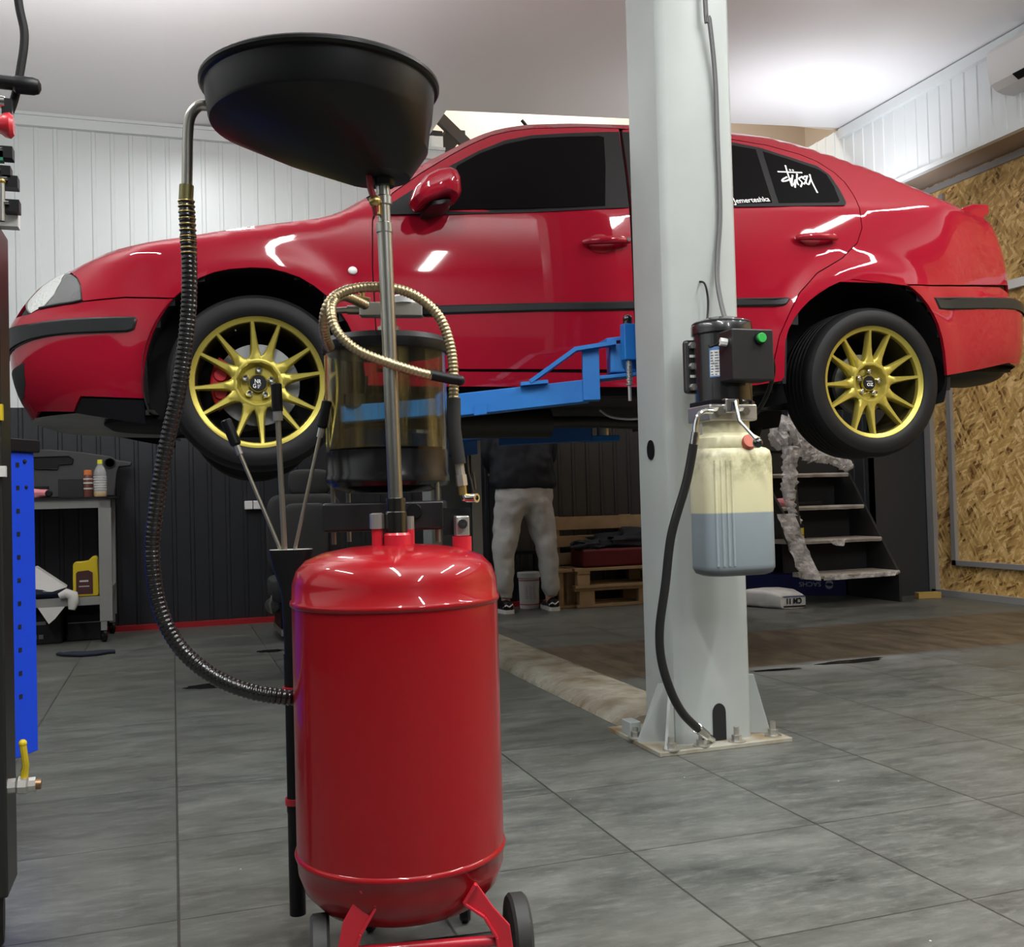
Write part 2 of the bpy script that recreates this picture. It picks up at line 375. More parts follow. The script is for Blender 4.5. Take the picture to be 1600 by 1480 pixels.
def S(s,z,off=0.):
    "car-local (u along to rear, w outward from centre, z world)"
    u,w,nx,ny=plan(s);i=inset(s,z)-off-flare(s,z)
    return u-nx*i,w-ny*i,z
CARD={'arch_f': [(-0.3885, 1.275), (-0.3815, 1.3238), (-0.368, 1.3792), (-0.351, 1.4258), (-0.3298, 1.4725), (-0.3048, 1.5126), (-0.2734, 1.5553), (-0.2336, 1.5915), (-0.1853, 1.626), (-0.1349, 1.6472), (-0.0801, 1.6598), (-0.0095, 1.6665), (0.0527, 1.6652), (0.1083, 1.6527), (0.1597, 1.6354), (0.209, 1.6064), (0.2538, 1.5702), (0.2942, 1.5246), (0.3278, 1.4718), (0.3547, 1.4119), (0.3724, 1.3471), (0.3833, 1.2776)], 'arch_r': [(2.098, 1.2778), (2.0979, 1.3295), (2.0995, 1.4311), (2.1145, 1.4773), (2.1397, 1.522), (2.1711, 1.5592), (2.2104, 1.5956), (2.256, 1.6272), (2.305, 1.6552), (2.3573, 1.6781), (2.4145, 1.6933), (2.4713, 1.7032), (2.5457, 1.7079), (2.6076, 1.6996), (2.6634, 1.6825), (2.7055, 1.6593), (2.744, 1.6305), (2.7781, 1.5933), (2.8064, 1.5531), (2.8281, 1.5128), (2.8487, 1.4561), (2.8633, 1.3965), (2.8801, 1.2949)], 'headlight': [(-0.8369, 1.7018), (-0.7309, 1.6821), (-0.6667, 1.6553), (-0.6311, 1.6223), (-0.6069, 1.5594), (-0.6394, 1.5545), (-0.7211, 1.5509), (-0.8085, 1.5486), (-0.8723, 1.5357), (-1.06, 1.62), (-1.0, 1.695)], 'front_bumper': [(-0.3885, 1.275), (-0.3815, 1.3238), (-0.368, 1.3792), (-0.351, 1.4258), (-0.3298, 1.4725), (-0.3048, 1.5126), (-0.2734, 1.5553), (-0.3016, 1.5542), (-0.4428, 1.5616), (-0.602, 1.5542), (-0.6391, 1.5533), (-0.7203, 1.5496), (-0.8074, 1.5472), (-0.8709, 1.5343), (-1.12, 1.548), (-1.3, 1.545), (-1.5187, 1.545), (-1.5187, 1.17), (-1.2, 1.17), (-1.05, 1.165), (-0.9418, 1.1858), (-0.6944, 1.1706), (-0.6379, 1.222), (-0.389, 1.2051)], 'splitter': [(-0.6386, 1.2199), (-0.3891, 1.2029), (-0.3926, 1.1173), (-0.6982, 1.1675)], 'fender': [(-0.2734, 1.5553), (-0.2336, 1.5915), (-0.1853, 1.626), (-0.1349, 1.6472), (-0.0801, 1.6598), (-0.0095, 1.6665), (0.0527, 1.6652), (0.1083, 1.6527), (0.1597, 1.6354), (0.209, 1.6064), (0.2538, 1.5702), (0.2942, 1.5246), (0.3278, 1.4718), (0.3547, 1.4119), (0.3724, 1.3471), (0.3833, 1.2776), (0.4307, 1.3012), (0.4325, 1.4183), (0.4284, 1.5597), (0.4242, 1.678), (0.4296, 1.859), (0.4377, 1.8864), (0.42, 1.9773), (0.3586, 1.9328), (0.2973, 1.8924), (0.2359, 1.8732), (0.1745, 1.8614), (0.1132, 1.8519), (0.0518, 1.8422), (-0.0095, 1.8312), (-0.0709, 1.8202), (-0.1323, 1.8088), (-0.1936, 1.7969), (-0.255, 1.7858), (-0.3164, 1.777), (-0.3777, 1.7698), (-0.4391, 1.7632), (-0.5005, 1.7586), (-0.5618, 1.7545), (-0.6232, 1.7505), (-0.6845, 1.7456), (-0.7459, 1.7406), (-0.8073, 1.7356), (-0.8686, 1.7306), (-0.93, 1.7262), (-0.7309, 1.6821), (-0.6667, 1.6553), (-0.6311, 1.6223), (-0.6069, 1.5594), (-0.6022, 1.5554), (-0.4428, 1.5628), (-0.2951, 1.5553)], 'nose': [(-1.5187, 1.552), (-1.3, 1.552), (-1.13, 1.556), (-1.07, 1.62), (-1.01, 1.7), (-0.97, 1.7238), (-1.031, 1.7208), (-1.0919, 1.7183), (-1.1529, 1.7159), (-1.2139, 1.7134), (-1.2749, 1.7111), (-1.3358, 1.7091), (-1.3968, 1.707), (-1.4578, 1.7049), (-1.5187, 1.7028)], 'front_door': [(0.4332, 1.3083), (0.4325, 1.4183), (0.4284, 1.5597), (0.4242, 1.678), (0.4296, 1.859), (0.4449, 1.8892), (0.515, 1.9857), (0.6369, 2.0904), (0.7751, 2.1952), (0.8636, 2.2556), (0.962, 2.3127), (1.0547, 2.3444), (1.1436, 2.3632), (1.2835, 2.3786), (1.3852, 2.389), (1.5357, 2.3913), (1.4935, 2.1693), (1.4507, 1.958), (1.4485, 1.7613), (1.4488, 1.5579), (1.4562, 1.3128), (1.259, 1.3116), (0.9495, 1.311), (0.7008, 1.3096)], 'rear_door': [(1.4643, 1.3128), (1.4569, 1.5581), (1.4566, 1.7616), (1.4589, 1.9583), (1.5019, 2.1698), (1.5445, 2.3838), (1.5712, 2.3899), (1.8055, 2.3915), (2.0456, 2.3635), (2.2033, 2.3408), (2.343, 2.2982), (2.4119, 2.2603), (2.4684, 2.1999), (2.4925, 2.1475), (2.4995, 2.0896), (2.4976, 2.0101), (2.4979, 1.9221), (2.4665, 1.8541), (2.3839, 1.7842), (2.2567, 1.7149), (2.1678, 1.6286), (2.1183, 1.5439), (2.0725, 1.4517), (2.0533, 1.3708), (2.0442, 1.3091), (1.748, 1.3095)], 'quarter': [(0.435, 1.9884), (0.4956, 2.0296), (0.5561, 2.0737), (0.6167, 2.1215), (0.6772, 2.1691), (0.7378, 2.2085), (0.7983, 2.2481), (0.8589, 2.29), (0.9195, 2.3261), (0.98, 2.356), (1.0406, 2.3782), (1.1011, 2.3942), (1.1617, 2.4063), (1.2222, 2.4131), (1.2828, 2.4195), (1.3433, 2.4254), (1.4039, 2.4281), (1.4645, 2.4308), (1.525, 2.4336), (1.5856, 2.4363), (1.6461, 2.4389), (1.7067, 2.4414), (1.7672, 2.444), (1.8278, 2.445), (1.8884, 2.4407), (1.9489, 2.4363), (2.0095, 2.432), (2.07, 2.4276), (2.1306, 2.4223), (2.1911, 2.4162), (2.2517, 2.4102), (2.3122, 2.3959), (2.3728, 2.3795), (2.4334, 2.36), (2.4939, 2.3361), (2.5545, 2.312), (2.615, 2.2863), (2.6756, 2.2606), (2.7361, 2.2291), (2.7967, 2.1968), (2.8573, 2.1664), (2.9178, 2.1368), (2.9784, 2.1154), (3.0389, 2.1003), (3.0995, 2.0925), (3.16, 2.0886), (3.2206, 2.0849), (3.2812, 2.0817), (3.3417, 2.0784), (3.4023, 2.0745), (3.4628, 2.0705), (3.5234, 2.0671), (3.5839, 2.0646), (3.6445, 2.0622), (3.705, 2.0599), (3.7656, 2.0593), (3.8262, 2.0587), (3.8867, 2.0581), (3.9473, 2.0575), (4.0078, 2.0569), (4.0684, 2.0563), (4.1289, 2.0557), (4.1895, 2.0551), (4.1895, 1.69), (3.5, 1.69), (3.45, 1.7373), (2.9794, 1.6922), (2.7593, 1.6811), (2.6816, 1.6782), (2.3573, 1.6781), (2.305, 1.6552), (2.256, 1.6272), (2.2104, 1.5956), (2.1711, 1.5592), (2.1397, 1.522), (2.1145, 1.4773), (2.0995, 1.4311), (2.0979, 1.3295), (2.098, 1.2778), (2.0582, 1.2779), (2.0492, 1.3089), (2.0442, 1.3091), (2.0533, 1.3708), (2.0725, 1.4517), (2.1183, 1.5439), (2.1678, 1.6286), (2.2567, 1.7149), (2.3839, 1.7842), (2.4665, 1.8541), (2.4979, 1.9221), (2.4976, 2.0101), (2.4995, 2.0896), (2.4925, 2.1475), (2.4684, 2.1999), (2.4119, 2.2603), (2.343, 2.2982), (2.2033, 2.3408), (2.0456, 2.3635), (1.8055, 2.3915), (1.5712, 2.3899), (1.5357, 2.3913), (1.3852, 2.389), (1.2835, 2.3786), (1.1436, 2.3632), (1.0547, 2.3444), (0.962, 2.3127), (0.8636, 2.2556), (0.7751, 2.1952), (0.6369, 2.0904), (0.515, 1.9857), (0.4544, 1.8896)], 'rear_bumper': [(2.4145, 1.6933), (2.4713, 1.7032), (2.5457, 1.7079), (2.6076, 1.6996), (2.6634, 1.6825), (2.7055, 1.6593), (2.744, 1.6305), (2.7781, 1.5933), (2.8064, 1.5531), (2.8281, 1.5128), (2.8487, 1.4561), (2.8633, 1.3965), (2.8801, 1.2949), (3.0955, 1.3289), (3.2918, 1.3645), (3.45, 1.36), (3.7, 1.37), (4.1895, 1.37), (4.1895, 1.675), (3.5, 1.675), (3.2924, 1.7151), (2.979, 1.688), (2.6837, 1.675)], 'sill': [(0.3929, 1.2985), (0.7008, 1.3036), (1.4728, 1.3004), (2.0913, 1.2984), (2.0838, 1.2674), (1.9777, 1.2516), (1.4742, 1.243), (0.7009, 1.2443), (0.3924, 1.2474)], 'win_f': [(0.5041, 1.8845), (0.5092, 1.9364), (0.5869, 1.9966), (0.6933, 2.0834), (0.7651, 2.138), (0.8877, 2.2191), (1.0121, 2.2862), (1.1337, 2.3226), (1.299, 2.3465), (1.4672, 2.365), (1.5256, 2.3692), (1.4889, 2.1587), (1.4485, 1.9595), (1.0427, 1.9195), (0.6629, 1.8912)], 'glass_f': [(0.6922, 1.9141), (0.7358, 2.0344), (0.7878, 2.1361), (0.8935, 2.2079), (1.0078, 2.265), (1.1294, 2.3034), (1.2937, 2.3255), (1.4271, 2.3384), (1.4481, 2.3327), (1.4097, 2.1712), (1.3498, 1.9628), (1.0449, 1.9362)], 'mirror_tri': [(0.4493, 1.882), (0.5096, 1.9394), (0.5954, 2.0052), (0.651, 1.9986), (0.6677, 1.9131), (0.6907, 1.8955)], 'win_r': [(1.5403, 2.3703), (1.7989, 2.3722), (2.0444, 2.3447), (2.1607, 2.3229), (2.275, 2.2799), (2.3986, 2.2319), (2.4354, 2.1834), (2.4443, 2.1001), (2.441, 2.0327), (2.4283, 2.0183), (2.2225, 2.0048), (1.9089, 1.9843), (1.4598, 1.9568), (1.4999, 2.1491)], 'glass_r': [(1.6193, 2.3594), (1.7924, 2.3532), (2.037, 2.3256), (2.1353, 2.3101), (2.0897, 2.0147), (1.916, 2.0028), (1.5078, 1.9735)], 'glass_q': [(2.1651, 2.301), (2.2678, 2.2636), (2.3897, 2.2131), (2.418, 2.1859), (2.4226, 2.1185), (2.4126, 2.0415), (2.3991, 2.0322), (2.1186, 2.0144)], 'mold_f': [(0.4443, 1.5318), (0.7035, 1.5491), (1.0532, 1.5653), (1.4494, 1.5814), (1.4499, 1.5464), (1.0526, 1.5322), (0.7029, 1.5156), (0.4436, 1.4965)], 'mold_r': [(1.4601, 1.5816), (1.6375, 1.5914), (1.8898, 1.604), (2.1113, 1.6107), (2.1271, 1.6048), (2.1076, 1.5808), (2.0919, 1.5758), (1.8888, 1.5689), (1.6366, 1.5582), (1.4607, 1.5466)], 'mold_fb': [(-0.4024, 1.4829), (-0.4113, 1.4922), (-0.4787, 1.494), (-0.5702, 1.4936), (-0.6559, 1.4936), (-0.755, 1.4925), (-0.8263, 1.4921), (-1.07, 1.505), (-1.25, 1.5), (-1.5187, 1.5), (-1.5187, 1.41), (-1.25, 1.41), (-1.07, 1.412), (-0.8241, 1.4335), (-0.7444, 1.4371), (-0.6595, 1.4388), (-0.5495, 1.4381), (-0.4364, 1.4391), (-0.4122, 1.4471)], 'mold_rb': [(2.8145, 1.6286), (2.9709, 1.6389), (3.1608, 1.649), (3.3034, 1.6561), (3.5, 1.644), (4.1895, 1.644), (4.1895, 1.59), (3.5, 1.59), (3.2982, 1.6021), (3.1576, 1.5935), (2.8727, 1.5777), (2.8381, 1.5772)], 'fog': [(-0.9043, 1.3602), (-0.9352, 1.2869), (-1.0069, 1.2468), (-1.1654, 1.2293), (-1.12, 1.2), (-1.2, 1.24), (-1.2, 1.34)], 'fuel': [], 'hdlF0': [(1.2436, 1.8051)], 'hdlF1': [(1.4329, 1.8163)], 'recF': [(1.3175, 1.8054)], 'hdlR0': [(2.1696, 1.8604)], 'hdlR1': [(2.3592, 1.8657)], 'recR': [(2.2421, 1.8703)], 'ind': [(0.3515, 1.6688)], 'mir0': [(0.5863, 1.9736)], 'mir1': [(0.7868, 2.0691)], 'stus': [(2.2692, 2.1484)], 'name0': [(1.9153, 2.0012)], 'name1': [(2.0771, 2.0191)], 'logo': [[(2.1893, 2.1863), (2.299, 2.1876)], [(2.238, 2.2216), (2.2311, 2.1852), (2.2243, 2.1423), (2.2193, 2.1105)], [(2.216, 2.1577), (2.192, 2.1439), (2.1843, 2.133), (2.2073, 2.1378), (2.2306, 2.1497)], [(2.25, 2.2007), (2.2497, 2.1985)], [(2.2633, 2.1997), (2.2631, 2.1979)], [(2.2479, 2.1684), (2.2256, 2.1248), (2.2316, 2.1181), (2.2537, 2.1475), (2.2314, 2.1042)], [(2.273, 2.177), (2.2551, 2.137), (2.2532, 2.1194)], [(2.2914, 2.1639), (2.2709, 2.152), (2.2766, 2.1312), (2.2607, 2.1093)], [(2.3087, 2.1685), (2.2912, 2.1568), (2.3002, 2.1432), (2.2826, 2.1245)], [(2.3181, 2.1691), (2.2969, 2.1359), (2.3027, 2.1222), (2.3237, 2.1481)], [(2.334, 2.1772), (2.3266, 2.1412), (2.3246, 2.0816)]]}
# ---------------- setting ----------------
XL,XR,YB,YF=-3.0,5.5,7.3,-2.6
def ceilz(x):return 3.45 if x<0 else 3.45+.054*x
def ribbed(name,p0,p1,z0,z1,nrm,m,sp=.118,top=None,kind='structure'):
    "ribbed sheet between two floor points; nrm points into the room"
    p0,p1,nrm=V((*p0,0)),V((*p1,0)),V((*nrm,0));L=(p1-p0).length;d=(p1-p0)/L
    xs=[(0,0)];k=0;a=.5*sp
    while a+.03<L:
        xs+=[(a-.016,0),(a-.010,.007),(a+.010,.007),(a+.016,0)];a+=sp
    xs.append((L,0));mb=MB();g=[[],[]]
    for x,h in xs:
        p=p0+d*x+nrm*h;zt=z1 if top is None else top(p.x)
        g[0].append((p.x,p.y,z0));g[1].append((p.x,p.y,zt))
    mb.grid(g);return tag(mb.build(name,m,smooth=0,solid=-.01 if 0 else 0),kind='structure')
def struct(name,mb,m,**k):return tag(mb.build(name,m,**k),kind='structure')
struct('floor',MB().lo((XL,YF,-.1),(6.2,9.0,0)),M['floor'],smooth=0)
mb=MB()
for x0,x1,y1 in((XL,0,YB),(0,1.87,YB),(1.87,5.6,6.79)):
    mb.prism([(x0,YF,ceilz(x0)),(x1,YF,ceilz(x1)),(x1,y1,ceilz(x1)),(x0,y1,ceilz(x0))],(0,0,.12))
struct('ceiling',mb,M['ceil'],smooth=0)
SPL=1.50
ribbed('wall_back_upper',(XL,YB),(1.98,YB),SPL,3.45,(0,-1),M['wallwhite'],top=ceilz)
ribbed('wall_back_lower',(XL,YB),(5.5,YB),0,SPL,(0,-1),M['walldark'])
struct('wall_back',MB().lo((XL,YB+.01,0),(1.98,YB+.1,3.6)).lo((1.98,YB+.01,0),(5.6,YB+.1,2.9)),M['walldark'],smooth=0)
struct('wall_recess',MB().lo((1.2,8.6,2.3),(6.2,8.7,5.3)).lo((1.2,6.8,5.2),(6.2,8.7,5.3)).lo((1.2,6.79,3.75),(6.2,6.9,5.3)).lo((1.1,6.8,3.62),(1.2,8.7,5.3)).lo((6.1,6.8,2.3),(6.2,8.7,5.3)),M['beige'],smooth=0)
ribbed('wall_left_upper',(XL,YF),(XL,YB),SPL,3.45,(1,0),M['wallwhite'])
ribbed('wall_left_lower',(XL,YF),(XL,YB),0,SPL,(1,0),M['walldark'])
struct('wall_front',MB().lo((XL,YF-.1,SPL),(6.2,YF,3.9)),mat('front_wall_grey',(.16,.165,.17),.5),smooth=0)
struct('wall_front_lower',MB().lo((XL,YF-.1,0),(6.2,YF,SPL)),M['walldark'],smooth=0)
ribbed('wall_right_upper',(5.17,YF),(5.17,YB),3.10,3.74,(-1,0),M['wallwhite'],top=ceilz)
struct('wall_right',MB().lo((5.5,YF,0),(5.6,6.33,3.1)),M['osb'],smooth=0)
struct('trim_1',MB().lo((5.185,YF,3.10),(5.6,YB,3.16)),M['soffit'],smooth=0)
struct('trim_2',MB().lo((5.145,YF,3.080),(5.19,YB,3.115)).lo((5.13,YF,ceilz(5.1)-.085),(5.17,6.79,ceilz(5.1)-.01)),M['wallwhite'],smooth=0)
struct('trim_3',MB().lo((5.475,YF,3.04),(5.5,6.33,3.085)),M['framegrey'],smooth=0)
struct('trim_4',MB().lo((XL,YB-.045,3.365),(1.98,YB,3.45)).lo((XL,YB-.06,3.43),(1.98,YB,3.452)),M['wallwhite'],smooth=0)
struct('baseboard_back',MB().lo((-.5,YB-.05,0),(2.9,YB,.035)),M['redtrim'],smooth=0)
struct('wall_partition',MB().lo((4.96,6.33,0),(5.5,6.40,3.1)).lo((4.96,6.33,0),(5.0,YB,3.1)),mat('partition_black',(.028,.030,.033),.5),smooth=0)
ribbed('wall_partition_side',(4.955,6.34),(4.955,YB),0,3.1,(-1,0),M['walldark'])
fr=M['framegrey']
struct('door_1',MB().lo((5.46,6.255,0),(5.5,6.32,3.04)).lo((5.46,YF,.0),(5.5,6.3,.045)).lo((5.47,6.05,.235),(5.5,6.09,3.0)).lo((5.47,YF,.235),(5.5,6.09,.272)),fr,smooth=0)
struct('trim_5',MB().lo((5.46,YF,2.16),(5.5,6.09,2.22)),M['white'],smooth=0)
# ---------------- car ----------------
_A=V((.291,3.706));_B=V((2.797,3.535));CT=(_B-_A).normalized();CN=V((CT.y,-CT.x));CN=CN if CN.y<0 else -CN
CC=_A-CN*.865
def W(u,w,z):p=CC+CT*u+CN*w;return V((p.x,p.y,z))
def SW(s,z,off=0,mir=1):
    u,w,_=S(s,z,off);return W(u,w*mir,z)
def inpoly(p,P):
    c=False;j=len(P)-1
    for i in range(len(P)):
        if (P[i][1]>p[1])!=(P[j][1]>p[1]) and p[0]<(P[j][0]-P[i][0])*(p[1]-P[i][1])/(P[j][1]-P[i][1])+P[i][0]:c=not c
        j=i
    return c
def clean(P):
    o=[]
    for p in P:
        if not o or math.dist(p,o[-1])>.002:o.append(tuple(p))
    if math.dist(o[0],o[-1])<.002:o.pop()
    return o
def shrink(P,d):
    a=sum(P[i][0]*P[(i+1)%len(P)][1]-P[(i+1)%len(P)][0]*P[i][1] for i in range(len(P)));sg=1 if a>0 else -1;o=[]
    for i in range(len(P)):
        a_,b,c=P[i-1],P[i],P[(i+1)%len(P)]
        e1=V((b[0]-a_[0],b[1]-a_[1])).normalized();e2=V((c[0]-b[0],c[1]-b[1])).normalized()
        n=V((-e1.y-e2.y,e1.x+e2.x))
        n=n.normalized() if n.length>.2 else V((-e1.y,e1.x))
        k=d/max(.5,n.dot(V((-e1.y,e1.x))));o.append((b[0]+n.x*k*sg,b[1]+n.y*k*sg))
    return o
def panel_mb(poly,off=0,mir=1,gap=.0022,thick=.012,step=.035,rnd=0):
    P=clean(poly);P=shrink(P,gap) if gap else P;Q=[]
    for i in range(len(P)):
        a,b=P[i],P[(i+1)%len(P)];n=max(1,int(math.dist(a,b)/step))
        for k in range(n):Q.append((a[0]+(b[0]-a[0])*k/n,a[1]+(b[1]-a[1])*k/n))
    x0,x1=min(q[0] for q in Q),max(q[0] for q in Q);y0,y1=min(q[1] for q in Q),max(q[1] for q in Q)
    I=[];yy=y0+step/2;row=0
    seg=[(Q[i],Q[(i+1)%len(Q)]) for i in range(len(Q))]
    def dist(p):
        m=9
        for a,b in seg:
            if abs(a[0]-p[0])>.15:continue
            d=(b[0]-a[0],b[1]-a[1]);l=d[0]**2+d[1]**2
            t=max(0,min(1,((p[0]-a[0])*d[0]+(p[1]-a[1])*d[1])/l)) if l>0 else 0
            m=min(m,math.hypot(p[0]-a[0]-d[0]*t,p[1]-a[1]-d[1]*t))
        return m
    while yy<y1:
        xx=x0+step/2+(row%2)*step/2
        while xx<x1:
            if inpoly((xx,yy),Q) and dist((xx,yy))>step*.4:I.append((xx,yy))
            xx+=step
        yy+=step*.8;row+=1
    pts=[V(q) for q in Q+I]
    r=geometry.delaunay_2d_cdt(pts,[],[list(range(len(Q)))],1,1e-5)
    vs,es,fs=r[0],r[1],r[2]
    mb=MB();mb.add([SW(v.x,v.y,off,mir) for v in vs],[tuple(f) for f in fs])
    # boundary rim
    cnt={}
    for f in fs:
        for i in range(len(f)):
            e=(f[i],f[(i+1)%len(f)]);k=tuple(sorted(e));cnt.setdefault(k,[]).append(e)
    bd=[v[0] for v in cnt.values() if len(v)==1];mp={}
    for a,b in bd:
        for q in(a,b):
            if q not in mp:
                mp[q]=len(mb.v);v=vs[q];mb.v.append(SW(v.x,v.y,off-thick,mir))
        mb.f.append((b,a,mp[a],mp[b]))
    return mb
def zb_(s):return 1.865+.062*s
car=thing('car',(*(CC+CT*1.25),0),'red saloon car with gold wheels raised on the blue lift arms','car')
car.location.z=1.2
P_,D=M['paint'],CARD
def fit_(p,q,a):return a
for mir in(1,-1):
    for nm,key,m,off,th in(('front_bumper','front_bumper','paint',0,.012),('fender','fender','paint',0,.012),('bonnet_nose','nose','paint',0,.012),('front_door','front_door','paint',0,.012),('rear_door','rear_door','paint',0,.012),('quarter_panel','quarter','paint',0,.012),('rear_bumper','rear_bumper','paint',.004,.016),('sill','sill','paint',.006,.02),('bumper_corner','splitter','blackpl',-.004,.01)):
        o=panel_mb(D[key],off,mir,thick=th).build(nm,M[m],car,smooth=.7,fixn=False)
        if mir==1 and key in('front_door','rear_door'):
            k='F' if key=='front_door' else 'R'
            h0,h1,rc=D['hdl%s0'%k][0],D['hdl%s1'%k][0],D['rec'+k][0]
            # handle recess bowl and pull
            ring=[(rc[0]+.052*cos(a),rc[1]+.038*sin(a)) for a in[2*pi*i/20 for i in range(20)]]
            mb=MB();g=[]
            for f_,of in((1,.0035),(.86,.0035),(.8,-.003),(.45,-.009)):
                g.append([SW(rc[0]+(p[0]-rc[0])*f_,rc[1]+(p[1]-rc[1])*f_,of) for p in ring])
            mb.loft(g);mb.build('handle_recess',mat('recess_red',(.30,.004,.01),.35,0,.6),o,smooth=.8,fixn=False)
            pts=[SW(h0[0]+(h1[0]-h0[0])*t,h0[1]+(h1[1]-h0[1])*t,.012+.030*math.sin(pi*min(1,max(0,t)))**.6) for t in[i/12 for i in range(13)]]
            MB().tube(pts,[.010+.006*math.sin(pi*i/12)**.5 for i in range(13)],10).build('door_handle',M['paint'],o,smooth=1.2)
            if k=='F':
                p=SW(h1[0]-.012,h1[1],.032);MB().cyl(p,p+V((CN.x,CN.y,0))*.012,.008).build('lock',M['chrome'],o)
    # windows
    for nm,key,m,off in(('window_seal','win_f','seal',.0035),('side_window','glass_f','glassdark',.005),('window_seal','win_r','seal',.0035),('side_window','glass_r','glassdark',.005),('quarter_window','glass_q','glassdark',.005)):
        panel_mb(D[key],off,mir,gap=0,thick=.006,step=.05).build(nm,M[m],car,smooth=.7,fixn=False)
    panel_mb(D['mirror_tri'],.009,mir,gap=0,thick=.009,step=.05).build('mirror_base',M['trim'],car,smooth=.7,fixn=False)
    for nm,key in(('door_moulding','mold_f'),('door_moulding','mold_r'),('bumper_moulding','mold_fb'),('bumper_moulding','mold_rb')):
        P=clean(D[key]);mb=panel_mb(P,.010,mir,gap=.006,thick=.0001,step=.05);
        m2=panel_mb(P,.004,mir,gap=0,thick=.006,step=.05);mb.add(m2.v,m2.f)
        # bevel skirt
        A_,B_=clean(shrink(P,0.0)),shrink(P,.006);n=len(P)
        mb.add([SW(*p,.004,mir) for p in P]+[SW(*p,.0102,mir) for p in B_],[(i,(i+1)%n,(i+1)%n+n,i+n) for i in range(n)])
        mb.build(nm,M['trim'],car,smooth=.9,fixn=False)
    panel_mb(D['fog'],.001,mir,gap=0,thick=.004,step=.03).build('bumper_vent',M['liner'],car,smooth=.7,fixn=False)
    # headlight
    h=panel_mb(D['headlight'],.002,mir,gap=.003,thick=.004,step=.025).build('headlight',M['lens'],car,smooth=.8,fixn=False)
    panel_mb(D['headlight'],-.009,mir,gap=.004,thick=.003,step=.03).build('reflector',mat('reflector',(.045,.045,.042),.2,.5,bump=(8,.5,.02)),h,smooth=.8,fixn=False)
    hi=D['headlight'];ind=[hi[8],(-.80,1.557),(-.775,1.60),(-.80,1.66),(-.86,1.700),hi[0],hi[10],hi[9]]  # fluted inner part of the lens, bright reflection put into its pale colour
    panel_mb(ind,-.004,mir,gap=.003,thick=.003,step=.03).build('fluted_lens_glare',mat('fluted_lens_glare',(.62,.63,.60),.25,.2,bump=(90,1.,.01)),h,smooth=.8,fixn=False)
    hb=[p for p in D['headlight']];c0=hb[4],hb[8]
    mb=MB().tube([SW(*hb[i],.004,mir) for i in(4,5,6,7)],.005,8);mb.build('headlight_gasket',M['seal'],h,smooth=1)
# wing indicator, left of the door gap
p=D['ind'][0];mb=MB();g=[]
for f_,of in((1,.001),(.95,.006),(.6,.009),(.05,.010)):g.append([SW(p[0]+.017*f_*cos(a),p[1]+.015*f_*sin(a),of) for a in[2*pi*i/16 for i in range(16)]])
mb.loft(g).build('side_indicator',mat('indicator_lens',(.75,.75,.72),.15),car,smooth=1)
# inner liner behind every shut line
for mir in(1,-1):
    mb=MB();ss=[S0+(S1-S0)*i/110 for i in range(111)];G=[]
    NZ=24
    for s in ss:
        zt=ztop(s)-.006;zl=1.19 if s<.4 else (1.26 if s<2.3 else 1.36)
        G.append([(s,zl+(zt-zl)*k/NZ) for k in range(NZ+1)])
    b=0
    for r in G:
        for q in r:mb.v.append(SW(q[0],q[1],-.016,mir))
    for i in range(110):
        for k in range(NZ):
            a,c=G[i][k],G[i+1][k+1];m_=((a[0]+c[0])/2,(a[1]+c[1])/2)
            if math.dist(m_,(0,1.288))<.385 or math.dist(m_,(2.488,1.318))<.40:continue
            mb.f.append((i*(NZ+1)+k,i*(NZ+1)+k+1,(i+1)*(NZ+1)+k+1,(i+1)*(NZ+1)+k))
    mb.build('body_liner',M['liner'],car,smooth=.8,fixn=False)
    for cs,cz,r in((0,1.288,.384),(2.488,1.318,.398)):
        mb=MB();G=[]
        for f_ in(.862,.80,.70,.55):
            rr=r if f_>.8 else r+.01
            G.append([W(cs+rr*cos(a),f_*mir,cz+rr*sin(a)) for a in[R(-20+220*i/36) for i in range(37)]])
        mb.grid(G);mb.add(G[-1],[tuple(range(37))])
        mb.build('wheel_arch_liner',M['liner'],car,smooth=.8,fixn=False)
# tops: bonnet, windscreen, roof, rear window, boot lid
def top(name,s0,s1,m,crown,bul=0,n=22,dz=0):
    G=[]
    for i in range(n+1):
        s=s0+(s1-s0)*i/n;u,w,z=S(s,ztop(s)-.0005);row=[]
        for k in range(17):
            f=-1+2*k/16;row.append(W(u-bul*(1-f*f),w*f,z+dz+crown*min(1,w/.5)*(1-f*f)))
        G.append(row)
    return MB().grid(G).build(name,m,car,smooth=.9,fixn=False)
top('bonnet',S0+.002,.37,M['paint'],.035,0,40)
top('windscreen',.37,.95,M['glassdark'],.004,.02)
top('roof',.95,2.40,M['paint'],.022,0,30)
top('rear_window',2.40,2.92,M['glassdark'],.03,-.02)
top('boot_lid',2.92,S1-.002,M['paint'],.02,0,30)
# rear lip spoiler on the boot lid
mb=MB();G=[]
for f in[-1+i/8 for i in range(17)]:
    G.append([W(3.20+.05*(1-f*f)+a,.60*f,2.10+b) for a,b in((0,-.02),(.0,.012),(.07,.035),(.15,.036),(.155,.0),(.12,-.03))])
mb.loft(G).build('boot_spoiler',M['paint'],car,smooth=.6,bevel=.004)
